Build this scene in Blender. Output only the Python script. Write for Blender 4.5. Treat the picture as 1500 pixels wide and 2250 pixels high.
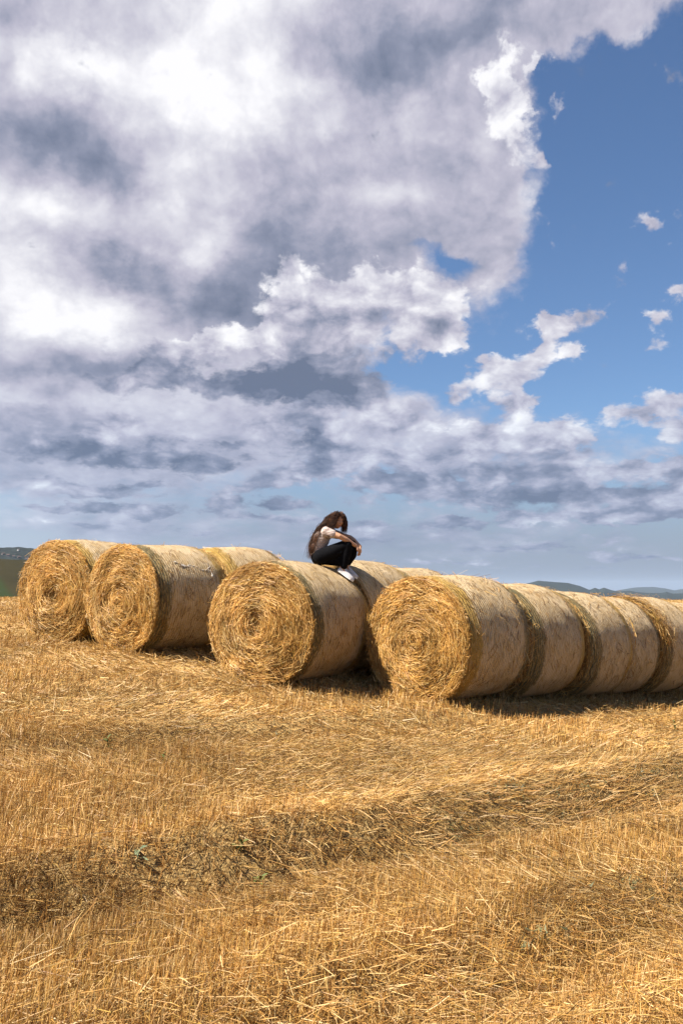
import bpy, bmesh, math, random
import numpy as np
from mathutils import Vector, Matrix, Euler

for _o in list(bpy.data.objects):
    bpy.data.objects.remove(_o)
scene = bpy.context.scene
COL = scene.collection
RAD = math.radians

# ------------------------------------------------------------------ camera
EYE = (0.0, 0.0, 1.5)
FPX, PW, PH, HORIZON = 2000.0, 1500.0, 2250.0, 1297.0
PITCH = math.atan((HORIZON - PH / 2) / FPX)
cam_data = bpy.data.cameras.new('camera')
cam_data.sensor_fit = 'VERTICAL'
cam_data.sensor_height = 36.0
cam_data.lens = 36.0 * FPX / PH
cam_data.clip_start = 0.05
cam_data.clip_end = 60000.0
cam = bpy.data.objects.new('camera', cam_data)
cam.location = EYE
cam.rotation_euler = (math.pi / 2 + PITCH, 0, 0)
COL.objects.link(cam)
scene.camera = cam

# ------------------------------------------------------------------ light and exposure
SKY_STRENGTH = 0.40
SUN_AZ, SUN_EL = RAD(-110.0), RAD(52.5)          # azimuth from +Y, positive to the right (+X)
sun_data = bpy.data.lights.new('sun', 'SUN')
sun_data.energy = 5.0
sun_data.angle = RAD(0.55)
sun_data.color = (1.0, 0.93, 0.82)
sun = bpy.data.objects.new('sun', sun_data)
_sd = Vector((math.sin(SUN_AZ) * math.cos(SUN_EL), math.cos(SUN_AZ) * math.cos(SUN_EL), math.sin(SUN_EL)))
sun.rotation_euler = _sd.to_track_quat('Z', 'Y').to_euler()
sun.location = (-30, 0, 40)
COL.objects.link(sun)
vs = scene.view_settings
vs.view_transform = 'Standard'
vs.look = 'None'
vs.exposure = 1.42
vs.gamma = 1.0
vs.use_curve_mapping = False
scene.render.engine = 'CYCLES'
scene.cycles.max_bounces = 6
scene.cycles.diffuse_bounces = 2
scene.cycles.glossy_bounces = 2
scene.cycles.transmission_bounces = 3
scene.cycles.volume_bounces = 1
scene.cycles.use_denoising = True
scene.cycles.use_adaptive_sampling = True
scene.cycles.adaptive_threshold = 0.015
scene.render.film_transparent = False


# ------------------------------------------------------------------ node helper
class NT:
    """small wrapper that writes node trees in one-liners"""
    def __init__(self, tree):
        self.t = tree
        tree.nodes.clear()

    def n(self, kind, **props):
        nd = self.t.nodes.new(kind)
        for k, v in props.items():
            setattr(nd, k, v)
        return nd

    def put(self, sock, val):
        if isinstance(val, bpy.types.NodeSocket):
            self.t.links.new(val, sock)
        elif val is not None:
            sock.default_value = val

    def m(self, op, a, b=None, c=None, clamp=False):
        nd = self.n('ShaderNodeMath', operation=op, use_clamp=clamp)
        self.put(nd.inputs[0], a)
        if b is not None: self.put(nd.inputs[1], b)
        if c is not None: self.put(nd.inputs[2], c)
        return nd.outputs[0]

    def v(self, op, a, b=None, s=None):
        nd = self.n('ShaderNodeVectorMath', operation=op)
        self.put(nd.inputs[0], a)
        if b is not None: self.put(nd.inputs[1], b)
        if s is not None: self.put(nd.inputs['Scale'], s)
        return nd.outputs['Value' if op in ('LENGTH', 'DOT_PRODUCT', 'DISTANCE') else 'Vector']

    def noise(self, vec, scale, detail=4.0, rough=0.5, dist=0.0, lac=2.0, col=False):
        nd = self.n('ShaderNodeTexNoise', noise_dimensions='3D')
        self.put(nd.inputs['Vector'], vec)
        nd.inputs['Scale'].default_value = scale
        nd.inputs['Detail'].default_value = detail
        nd.inputs['Roughness'].default_value = rough
        nd.inputs['Lacunarity'].default_value = lac
        nd.inputs['Distortion'].default_value = dist
        return nd.outputs['Color' if col else 'Fac']

    def ramp(self, fac, stops, interp='LINEAR'):
        nd = self.n('ShaderNodeValToRGB')
        cr = nd.color_ramp
        cr.interpolation = interp
        while len(cr.elements) < len(stops):
            cr.elements.new(0.5)
        for e, (p, c) in zip(cr.elements, stops):
            e.position = p
            e.color = (c[0], c[1], c[2], 1.0) if hasattr(c, '__len__') else (c, c, c, 1.0)
        self.put(nd.inputs[0], fac)
        return nd.outputs[0]

    def mix(self, fac, a, b, mode='MIX'):
        nd = self.n('ShaderNodeMix', data_type='RGBA', blend_type=mode)
        nd.clamp_factor = True
        self.put(nd.inputs[0], fac)
        for i, x in ((6, a), (7, b)):
            self.put(nd.inputs[i], (x[0], x[1], x[2], 1.0) if isinstance(x, tuple) else x)
        return nd.outputs[2]

    def smooth(self, x, lo, hi):
        if lo > hi:
            return self.m('SUBTRACT', 1.0, self.smooth(x, hi, lo))
        nd = self.n('ShaderNodeMapRange', interpolation_type='SMOOTHSTEP')
        self.put(nd.inputs['Value'], x)
        nd.inputs['From Min'].default_value = lo
        nd.inputs['From Max'].default_value = hi
        return nd.outputs['Result']

    def xyz(self, x, y, z):
        nd = self.n('ShaderNodeCombineXYZ')
        for i, a in enumerate((x, y, z)):
            self.put(nd.inputs[i], a)
        return nd.outputs[0]

    def sep(self, v):
        nd = self.n('ShaderNodeSeparateXYZ')
        self.put(nd.inputs[0], v)
        return nd.outputs


def pix_dir(px, py):
    """direction in the world seen at a point of the photograph"""
    x, u = (px - PW / 2) / FPX, (PH / 2 - py) / FPX
    c, s = math.cos(PITCH), math.sin(PITCH)
    d = Vector((x, c - u * s, s + u * c))
    return d.normalized()


# ------------------------------------------------------------------ sky
world = bpy.data.worlds.new('World')
scene.world = world
world.use_nodes = True
# cloud masses in the sky: place (photo px), half-widths, tilt in degrees, cover, tone
SHEET = [
    # (x, y, half-width, half-height, tilt, cover, tone): the broad grey and white sheet
    (250, 180, 620, 330, 0, 1.3, 0.06), (800, 250, 360, 280, -10, 1.3, 0.0), (350, 560, 480, 260, 0, 1.2, 0.0),
    (1000, 20, 520, 95, -4, 1.5, 0.0), (1400, -20, 200, 75, -6, 1.3, 0.05), (970, 430, 190, 150, 15, 0.9, 0.0), (150, 880, 480, 170, 0, 1.1, 0.0),
    (420, 1000, 400, 60, 0, 0.5, 0.0), (1050, 250, 90, 150, 0, 0.6, 0.0), (1060, 570, 80, 50, 30, 0.55, -0.05), (1060, 985, 300, 85, 0, 0.75, -0.02), (1420, 1010, 160, 50, 0, 0.35, 0.0), (880, 900, 130, 50, 0, 0.4, 0.02),
    (300, 1150, 700, 60, 0, 0.45, 0.0), (1000, 1190, 700, 60, 0, 0.5, -0.12),
    # bright parts
    (310, 170, 250, 120, 25, 0.2, 0.27), (560, 30, 150, 120, 0, 0.3, 0.34), (150, 130, 170, 50, 0, 0.0, 0.22), (470, 300, 130, 130, 0, 0, 0.12),
    (50, 600, 170, 80, 20, 0.2, 0.22), (240, 690, 170, 48, -12, 0.1, 0.34), (440, 545, 50, 80, 20, 0.0, 0.30), (340, 440, 60, 60, 0, 0.0, 0.25),
    (90, 450, 170, 40, 0, 0.0, 0.25), (60, 730, 160, 60, 0, 0.1, 0.25), (850, 400, 80, 40, 25, 0.0, 0.20), (620, 180, 130, 70, 0, 0.0, 0.14), (60, 880, 200, 26, 0, 0, 0.12),
    # dark parts
    (100, 300, 260, 80, 8, 0.1, -0.390), (80, 40, 190, 60, 0, 0.1, -0.364), (900, 80, 300, 70, -4, 0.1, -0.351), (850, 170, 150, 60, 10, 0.1, -0.195), (230, 410, 110, 50, 20, 0, -0.182),
    (720, 350, 170, 60, -10, 0.0, -0.208), (580, 560, 110, 100, -55, 0.1, -0.312), (960, 480, 170, 100, 20, 0.0, -0.156), (740, 560, 140, 60, 0, 0.3, -0.208),
    (440, 680, 170, 42, 6, 0.2, -0.416), (290, 590, 170, 46, 6, 0.0, -0.338), (160, 810, 220, 36, 0, 0.1, -0.260), (130, 960, 300, 30, 3, 0.1, -0.260), (60, 1060, 180, 24, 0, 0.2, -0.182),
    # clear sky between
    (1420, 330, 240, 260, 0, -0.9, 0.0), (1290, 230, 110, 110, 0, -0.6, 0), (915, 545, 60, 28, 10, -1.1, 0), (1000, 585, 60, 26, 0, -1.0, 0), (900, 800, 85, 55, 0, -0.4, 0), (1140, 370, 25, 50, 0, -0.4, 0),
]
HEAPS = [
    # (x, y, half-width, half-height, tilt, cover, tone 0..1): the heaped clouds in front of it
    (1118, 225, 50, 110, -8, 1.0, 1.00), (1200, 150, 26, 18, 0, 0.8, 0.85), (1175, 360, 24, 30, 20, 0.5, 0.6),
    (645, 670, 75, 75, 0, 1.0, 0.86), (635, 570, 28, 40, -10, 0.62, 0.72), (770, 640, 90, 48, -4, 1.0, 0.84), (880, 650, 80, 55, 20, 1.0, 0.92), (985, 660, 60, 62, 30, 1.0, 0.84), (1005, 735, 52, 36, 0, 0.9, 0.80),
    (740, 720, 130, 50, 0, 0.9, 0.60), (720, 800, 130, 50, 8, 0.9, 0.42), (925, 730, 60, 40, 0, 0.7, 0.60),
    (480, 745, 140, 26, -8, 0.9, 0.95), (620, 755, 40, 40, 0, 0.7, 0.8), (380, 770, 120, 24, 0, 0.5, 0.62),
    (470, 832, 260, 46, 5, 0.74, 0.30), (690, 850, 130, 46, 8, 0.78, 0.26), (250, 840, 170, 36, 0, 0.5, 0.36), (905, 800, 55, 38, 0, 0.42, 0.40),
    (400, 1012, 240, 46, 4, 0.72, 0.32), (130, 985, 190, 32, 4, 0.6, 0.38), (690, 980, 90, 48, 6, 0.7, 0.34), (560, 930, 120, 30, -6, 0.6, 0.62), (680, 915, 70, 26, 0, 0.8, 0.74), (300, 930, 120, 22, 0, 0.5, 0.66),
    (150, 1060, 200, 18, 2, 0.6, 0.40), (300, 1090, 160, 16, 0, 0.5, 0.44), (90, 905, 150, 20, 0, 0.5, 0.6),
    (1140, 820, 70, 46, -25, 0.9, 0.80), (1205, 755, 28, 46, 20, 0.75, 0.76), (1200, 702, 32, 18, 0, 0.9, 0.84), (1168, 885, 46, 26, 0, 0.85, 0.74), (1010, 855, 66, 28, -20, 0.75, 0.70), (1085, 800, 40, 26, 0, 0.6, 0.72),
    (1440, 900, 120, 30, -4, 0.95, 0.72), (1500, 940, 60, 30, 0, 0.8, 0.64), (1490, 1050, 60, 46, -20, 0.95, 0.74), (1430, 1100, 50, 26, -10, 0.9, 0.66), (1480, 1120, 90, 22, 0, 0.8, 0.46),
    (1180, 960, 120, 34, 0, 0.85, 0.76), (1270, 955, 46, 30, 20, 0.8, 0.82), (1060, 950, 110, 34, 4, 0.8, 0.74), (860, 930, 110, 40, -12, 0.8, 0.72), (820, 890, 40, 26, 0, 0.8, 0.70),
    (900, 1010, 180, 40, 0, 0.7, 0.60), (1180, 1030, 150, 40, 0, 0.7, 0.54), (1290, 1045, 50, 22, 0, 0.7, 0.66), (1030, 1082, 280, 40, 3, 0.7, 0.44), (1250, 1090, 120, 28, 0, 0.6, 0.46),
    (680, 1045, 90, 24, -6, 0.8, 0.72), (560, 1075, 80, 18, 0, 0.6, 0.60), (480, 1105, 34, 22, 0, 0.75, 0.76), (620, 1110, 160, 18, 0, 0.7, 0.34), (860, 1060, 80, 20, 0, 0.6, 0.5),
    (1195, 1145, 44, 12, 0, 0.85, 0.66), (1020, 1142, 44, 11, 0, 0.7, 0.6), (1315, 1147, 40, 10, 0, 0.7, 0.62), (1250, 1185, 70, 10, 0, 0.5, 0.58), (220, 1160, 40, 9, 0, 0.4, 0.6), (380, 1160, 30, 8, 0, 0.4, 0.62),
    (1446, 706, 34, 28, 0, 0.78, 0.82), (1268, 780, 34, 26, 0, 0.72, 0.78), (1438, 500, 40, 30, 15, 0.76, 0.76), (1318, 692, 36, 26, 0, 0.66, 0.72), (1352, 618, 42, 20, -10, 0.6, 0.64), (1380, 590, 20, 18, 0, 0.44, 0.60),
    (1490, 640, 32, 28, 0, 0.66, 0.7), (1258, 690, 50, 38, 0, 0.52, 0.6), (1345, 660, 28, 18, 0, 0.44, 0.60), (1480, 150, 44, 30, 0, 0.5, 0.56), (1215, 215, 20, 34, 0, 0.36, 0.55), (1190, 480, 50, 60, 10, 0.42, 0.5), (1440, 770, 30, 14, 0, 0.36, 0.56),
    (1110, 1130, 30, 9, 0, 0.5, 0.58), (820, 1140, 60, 10, 0, 0.45, 0.52), (900, 1175, 90, 9, 0, 0.4, 0.48), (560, 1140, 50, 9, 0, 0.45, 0.56), (330, 1130, 60, 9, 0, 0.45, 0.58), (100, 1110, 80, 10, 0, 0.45, 0.6), (1180, 1195, 40, 8, 0, 0.45, 0.55),
    (1290, 1215, 90, 9, 0, 0.35, 0.5), (1400, 1180, 70, 9, 0, 0.4, 0.5), (660, 1180, 40, 8, 0, 0.38, 0.55), (480, 1195, 60, 8, 0, 0.3, 0.5), (1380, 1020, 60, 20, 0, 0.45, 0.6), (950, 1050, 50, 16, 0, 0.5, 0.62), (1240, 1000, 60, 18, 0, 0.5, 0.66),
    (250, 1120, 220, 16, 0, 0.7, 0.42), (620, 1150, 200, 16, 1, 0.55, 0.46), (1000, 1150, 260, 17, 0, 0.6, 0.46), (1350, 1130, 180, 18, 0, 0.6, 0.50), (160, 1150, 160, 10, 0, 0.6, 0.56), (430, 1170, 120, 9, 0, 0.6, 0.52), (760, 1190, 160, 10, 0, 0.6, 0.44),
    (1120, 1205, 200, 10, 0, 0.6, 0.40), (1400, 1225, 160, 10, 0, 0.6, 0.42), (980, 1235, 140, 8, 0, 0.5, 0.46), (300, 1200, 200, 9, 0, 0.5, 0.5), (1270, 1250, 160, 7, 0, 0.5, 0.44), (1330, 1085, 90, 18, 0, 0.6, 0.6), (1400, 1040, 50, 26, 0, 0.6, 0.68), (1120, 905, 60, 26, 0, 0.6, 0.7),
    (230, 950, 60, 16, 0, 0.5, 0.72), (60, 1010, 70, 14, 0, 0.5, 0.62), (500, 975, 50, 14, 0, 0.5, 0.6), (330, 1060, 70, 12, 0, 0.5, 0.6), (170, 1085, 60, 10, 0, 0.45, 0.62),
]


def build_sky():
    q = NT(world.node_tree)
    out = q.n('ShaderNodeOutputWorld')
    bg = q.n('ShaderNodeBackground')
    q.t.links.new(bg.outputs[0], out.inputs[0])
    sky = q.n('ShaderNodeTexSky', sky_type='NISHITA')
    sky.sun_disc = False
    sky.sun_elevation = SUN_EL
    sky.sun_rotation = SUN_AZ
    sky.altitude = 300
    sky.air_density = 1.0
    sky.dust_density = 0.6
    sky.ozone_density = 2.2
    tc = q.n('ShaderNodeTexCoord')
    d = tc.outputs['Generated']
    X, Y, Z = q.sep(d)
    az = q.m('ARCTAN2', X, Y)
    el = q.m('ARCSINE', Z)
    ela = q.m('MAXIMUM', el, 0.0)
    P = q.xyz(az, el, 0.0)
    # clouds get smaller and flatter towards the horizon, as a level layer does
    near = q.m('DIVIDE', 1.0, q.m('ADD', ela, 0.22))
    flat = q.m('MULTIPLY_ADD', q.m('LOGARITHM', q.m('ADD', ela, 0.09), math.e), 0.62, q.m('MULTIPLY', ela, 1.35))
    N = q.xyz(q.m('MULTIPLY', az, 2.2), flat, q.m('MULTIPLY', near, 0.12))
    w1 = q.v('SUBTRACT', q.noise(N, 2.6, 2.0, 0.5, col=True), (0.5, 0.5, 0.5))
    w2 = q.v('SUBTRACT', q.noise(N, 9.0, 6.0, 0.62, col=True), (0.5, 0.5, 0.5))
    # the warp shrinks with the apparent size of the clouds
    amp = q.m('MULTIPLY_ADD', ela, 0.85, 0.24)
    bend = q.v('MULTIPLY', q.v('SCALE', q.v('ADD', q.v('SCALE', w1, s=0.10), q.v('SCALE', w2, s=0.080)), s=amp), (1.15, 0.9, 0.0))
    QA = q.v('ADD', P, bend)
    bend2 = q.v('MULTIPLY', q.v('SCALE', q.v('ADD', q.v('SCALE', w1, s=0.05), q.v('SCALE', w2, s=0.125)), s=amp), (1.1, 0.9, 0.0))
    QB = q.v('ADD', P, bend2)
    one = (0.0, 0.0, 1.0)
    QA, QB = q.v('ADD', QA, one), q.v('ADD', QB, one)
    hold = (1e-7, 1e-7, 0.0)

    def gather(masses, Q, fall, absolute, last):
        cover, tone, Qc = 0.0, 0.0, Q
        for i, (px, py, rx, ry, rot, cw, tw) in enumerate(masses):
            dr = pix_dir(px, py)
            a0, e0 = math.atan2(dr.x, dr.y), math.asin(dr.z)
            # every few masses wait for those before them, so that few values are held at a time
            if i % 4 == 0 and last is not None:
                Qc = q.v('ADD', Q, q.v('SCALE', hold, s=last))
            k = math.cos(math.atan((px - 750) / FPX)) ** 2
            sx, sy = rx / FPX * k * 1.05, ry / FPX * 0.95
            c, s_ = math.cos(RAD(-rot)), math.sin(RAD(-rot))
            u = q.v('DOT_PRODUCT', Qc, (c / sx, s_ / sx, -(c * a0 + s_ * e0) / sx))
            w = q.v('DOT_PRODUCT', Qc, (-s_ / sy, c / sy, -(-s_ * a0 + c * e0) / sy))
            g = q.m('POWER', fall, q.m('MULTIPLY_ADD', u, u, q.m('MULTIPLY', w, w)))
            if cw:
                cover = q.m('MULTIPLY_ADD', g, cw, cover)
            if tw:
                tone = q.m('MULTIPLY_ADD', g, tw * (cw if absolute else 1.0), tone)
            last = tone if tw else cover
        return cover, tone, last

    cover, tone, last = gather(SHEET, QA, 0.44, False, None)
    hcover, htone, last = gather(HEAPS, QB, 0.30, True, last)
    htone = q.m('DIVIDE', htone, q.m('ADD', hcover, 0.02))
    # outside the view: broken cloud of the same kind all round
    gen = q.smooth(q.noise(N, 1.1, 3.0, 0.5), 0.50, 0.68)
    outside = q.m('MAXIMUM', q.smooth(q.m('ABSOLUTE', az), 0.40, 0.62), q.smooth(el, 0.60, 0.82))
    cover = q.m('MULTIPLY_ADD', q.m('MULTIPLY', gen, outside), 0.95, cover)
    # billows
    fb = q.noise(N, 5.5, 6.0, 0.52, dist=0.25)
    fine = q.noise(N, 15.0, 6.0, 0.66, dist=0.25)
    soft = q.noise(N, 3.6, 5.0, 0.52, dist=0.3)
    N2 = q.v('ADD', N, (-0.030, 0.035, 0.0))
    rel = q.m('SUBTRACT', q.noise(N, 9.0, 5.0, 0.55, dist=0.3), q.noise(N2, 9.0, 5.0, 0.55, dist=0.3))
    # heaped billows: rounded bumps with creases between them
    def billow(vec, scale, detail):
        nd = q.n('ShaderNodeTexVoronoi', voronoi_dimensions='2D', feature='F1')
        q.put(nd.inputs['Vector'], vec)
        nd.inputs['Scale'].default_value = scale
        nd.inputs['Detail'].default_value = detail
        nd.inputs['Roughness'].default_value = 0.55
        return q.m('SUBTRACT', 0.62, nd.outputs['Distance'])
    NB = q.v('ADD', N, q.v('SCALE', w2, s=0.10))
    bl = billow(NB, 8.0, 3.0)
    ramp_stops = [(0.0, (0.150, 0.185, 0.275)), (0.25, (0.275, 0.300, 0.405)), (0.5, (0.490, 0.482, 0.585)),
                  (0.75, (0.690, 0.685, 0.755)), (1.0, (0.93, 0.925, 0.955))]
    c1 = q.m('MULTIPLY_ADD', q.m('SUBTRACT', fb, 0.5), 0.8, cover)
    c1 = q.m('MULTIPLY_ADD', q.m('SUBTRACT', fine, 0.5), 0.5, c1)
    c1 = q.m('MULTIPLY_ADD', bl, 0.25, c1)
    alpha1 = q.smooth(c1, 0.20, 0.82)
    t1 = q.m('MULTIPLY_ADD', rel, 0.45, q.m('ADD', tone, 0.585))
    t1 = q.m('MULTIPLY_ADD', bl, 0.16, t1)
    t1 = q.m('MULTIPLY_ADD', q.m('SUBTRACT', soft, 0.5), 0.50, t1)
    t1 = q.m('MULTIPLY_ADD', q.m('SUBTRACT', fine, 0.5), 0.06, t1)
    col1 = q.ramp(q.m('MULTIPLY_ADD', t1, 1.12, -0.055), ramp_stops)
    c2 = q.m('MULTIPLY_ADD', q.m('SUBTRACT', fb, 0.5), 0.45, hcover)
    c2 = q.m('MULTIPLY_ADD', q.m('SUBTRACT', fine, 0.5), 0.95, c2)
    c2 = q.m('MULTIPLY_ADD', bl, 0.50, c2)
    alpha2 = q.smooth(c2, 0.18, 0.56)
    t2 = q.m('MULTIPLY_ADD', rel, 1.0, q.m('ADD', htone, 0.04))
    t2 = q.m('MULTIPLY_ADD', q.m('MINIMUM', hcover, 1.4), -0.16, t2)
    t2 = q.m('MULTIPLY_ADD', bl, 0.36, t2)
    t2 = q.m('MULTIPLY_ADD', q.m('SUBTRACT', soft, 0.5), 0.35, t2)
    t2 = q.m('MULTIPLY_ADD', q.m('SUBTRACT', fine, 0.5), 0.14, t2)
    col2 = q.ramp(q.m('MULTIPLY_ADD', t2, 1.15, -0.06), ramp_stops)
    # aerial veil of the far air low over the land
    veil = q.smooth(el, 0.20, 0.01)
    vcol = q.mix(q.smooth(az, -0.36, -0.02), (0.43, 0.50, 0.62), (0.265, 0.315, 0.42))
    cool = q.mix(q.smooth(el, 0.30, 0.06), (1.0, 1.0, 1.0), (0.90, 0.985, 1.06))
    col1, col2 = q.mix(1.0, col1, cool, 'MULTIPLY'), q.mix(1.0, col2, cool, 'MULTIPLY')
    col1 = q.mix(q.m('MULTIPLY', veil, 0.50), col1, vcol)
    col2 = q.mix(q.m('MULTIPLY', veil, 0.30), col2, vcol)
    skyc = q.v('SCALE', sky.outputs[0], s=0.122)
    skyc = q.v('MULTIPLY', skyc, (0.74, 0.86, 1.0))
    skyc = q.mix(q.m('MULTIPLY', veil, 0.95), skyc, vcol)
    full = q.mix(alpha2, q.mix(alpha1, skyc, col1), col2)
    low = q.smooth(el, -0.02, -0.12)
    full = q.mix(low, full, (0.16, 0.12, 0.07))
    q.put(bg.inputs['Color'], full)
    bg.inputs['Strength'].default_value = SKY_STRENGTH
    world.cycles.sampling_method = 'NONE'


build_sky()


# ------------------------------------------------------------------ numpy helpers
def hash2(ix, iy, seed):
    n = (ix.astype(np.int64) * 374761393 + iy.astype(np.int64) * 668265263 + seed * 974634777) & 0x7fffffff
    n = ((n ^ (n >> 13)) * 1274126177) & 0x7fffffff
    n = (n ^ (n >> 16)) & 0xffffff
    return n / float(0xffffff)


def vnoise(x, y, seed=0):
    x = np.asarray(x, float); y = np.asarray(y, float)
    ix = np.floor(x); iy = np.floor(y)
    fx = x - ix; fy = y - iy
    fx = fx * fx * (3 - 2 * fx); fy = fy * fy * (3 - 2 * fy)
    a = hash2(ix, iy, seed); b = hash2(ix + 1, iy, seed)
    c = hash2(ix, iy + 1, seed); e = hash2(ix + 1, iy + 1, seed)
    return (a * (1 - fx) + b * fx) * (1 - fy) + (c * (1 - fx) + e * fx) * fy


def fbm(x, y, seed=0, octs=4, gain=0.5):
    s, a, t = 0.0, 1.0, 0.0
    for k in range(octs):
        s = s + a * vnoise(x * 2 ** k + 17.3 * k, y * 2 ** k - 9.1 * k, seed + k)
        t += a
        a *= gain
    return s / t


def sstep(x, lo, hi):
    t = np.clip((x - lo) / (hi - lo), 0, 1)
    return t * t * (3 - 2 * t)


def mesh_obj(name, verts, faces, mat=None, parent=None, col=None, smooth=True, mats=None, mat_idx=None):
    """verts (N,3), faces (M,k) with equal k, or a list of lists"""
    me = bpy.data.meshes.new(name)
    verts = np.asarray(verts, dtype=np.float32)
    if isinstance(faces, np.ndarray):
        M, k = faces.shape
        me.vertices.add(len(verts)); me.vertices.foreach_set('co', verts.ravel())
        me.loops.add(M * k); me.loops.foreach_set('vertex_index', faces.astype(np.int32).ravel())
        me.polygons.add(M)
        me.polygons.foreach_set('loop_start', np.arange(0, M * k, k, dtype=np.int32))
        me.polygons.foreach_set('loop_total', np.full(M, k, dtype=np.int32))
        me.update(calc_edges=True)
    else:
        me.from_pydata([tuple(map(float, v)) for v in verts], [], [tuple(int(i) for i in f) for f in faces])
    me.polygons.foreach_set('use_smooth', np.full(len(me.polygons), smooth))
    if col is not None:
        at = me.color_attributes.new('tint', 'FLOAT_COLOR', 'POINT')
        c4 = np.ones((len(verts), 4), dtype=np.float32)
        c4[:, :3] = col
        at.data.foreach_set('color', c4.ravel())
    for m_ in (mats or ([mat] if mat else [])):
        me.materials.append(m_)
    if mat_idx is not None:
        me.polygons.foreach_set('material_index', np.asarray(mat_idx, dtype=np.int32))
    me.update()
    o = bpy.data.objects.new(name, me)
    COL.objects.link(o)
    if parent:
        o.parent = parent
    return o


def tag(o, label=None, cat=None, group=None, kind=None):
    for k, v in (('label', label), ('category', cat), ('group', group), ('kind', kind)):
        if v:
            o[k] = v
    return o


def empty(name, loc=(0, 0, 0), rot=(0, 0, 0)):
    o = bpy.data.objects.new(name, None)
    o.empty_display_size = 0.2
    o.location = loc
    o.rotation_euler = rot
    COL.objects.link(o)
    return o


def grid_faces(nu, nv, wrap_u=False):
    i = np.arange(nu if wrap_u else nu - 1)
    j = np.arange(nv - 1)
    I, J = np.meshgrid(i, j, indexing='ij')
    I2 = (I + 1) % nu
    return np.stack([I * nv + J, I2 * nv + J, I2 * nv + J + 1, I * nv + J + 1], -1).reshape(-1, 4)


def ribbons(lines, width, side, tip=0.5):
    """straws: polylines (N,K,3) widened along side (N,3); returns verts and quads"""
    N, K, _ = lines.shape
    tap = np.linspace(1.0, tip, K)[None, :, None]
    off = side[:, None, :] * (width[:, None, None] * 0.5) * tap
    v = np.stack([lines - off, lines + off], 2).reshape(-1, 3)
    b = (np.arange(N) * K * 2)[:, None] + (np.arange(K - 1) * 2)[None, :]
    f = np.stack([b, b + 1, b + 3, b + 2], -1).reshape(-1, 4)
    return v, f


def unit(a):
    return a / np.maximum(np.linalg.norm(a, axis=-1, keepdims=True), 1e-9)


STRAW = np.array([(0.62, 0.43, 0.19), (0.52, 0.32, 0.105), (0.40, 0.225, 0.065), (0.72, 0.56, 0.31), (0.27, 0.14, 0.04), (0.57, 0.39, 0.12)]) * np.array((0.83, 0.765, 0.650))


def straw_tint(rng, n, w=(0.26, 0.26, 0.18, 0.14, 0.08, 0.08)):
    k = rng.choice(len(STRAW), n, p=np.array(w) / sum(w))
    return STRAW[k] * rng.uniform(0.82, 1.15, (n, 1)) * rng.uniform(0.96, 1.04, (n, 3))


# ------------------------------------------------------------------ materials
def new_mat(name):
    m_ = bpy.data.materials.new(name)
    m_.use_nodes = True
    return m_, NT(m_.node_tree)


def principled(q, base, rough=0.8, spec=0.3, normal=None, sheen=0.0):
    p = q.n('ShaderNodeBsdfPrincipled')
    o = q.n('ShaderNodeOutputMaterial')
    q.put(p.inputs['Base Color'], (base[0], base[1], base[2], 1) if isinstance(base, tuple) else base)
    q.put(p.inputs['Roughness'], rough)
    q.put(p.inputs['Specular IOR Level'], spec)
    if normal is not None:
        q.put(p.inputs['Normal'], normal)
    if sheen:
        p.inputs['Sheen Weight'].default_value = sheen
    q.t.links.new(p.outputs[0], o.inputs[0])
    return p, o


def mat_straw():
    m_, q = new_mat('straw')
    a = q.n('ShaderNodeAttribute', attribute_name='tint')
    g = q.n('ShaderNodeNewGeometry')
    nz = q.noise(g.outputs['Position'], 40.0, 2.0)
    c = q.mix(q.m('MULTIPLY', nz, 0.5), a.outputs['Color'], q.mix(1.0, a.outputs['Color'], (0.72, 0.66, 0.55), 'MULTIPLY'))
    p, o = principled(q, c, 0.5, 0.35)
    tr = q.n('ShaderNodeBsdfTranslucent')
    q.put(tr.inputs['Color'], c)
    mx = q.n('ShaderNodeMixShader')
    mx.inputs[0].default_value = 0.18
    q.t.links.new(p.outputs[0], mx.inputs[1]); q.t.links.new(tr.outputs[0], mx.inputs[2])
    q.t.links.new(mx.outputs[0], o.inputs[0])
    return m_


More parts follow.
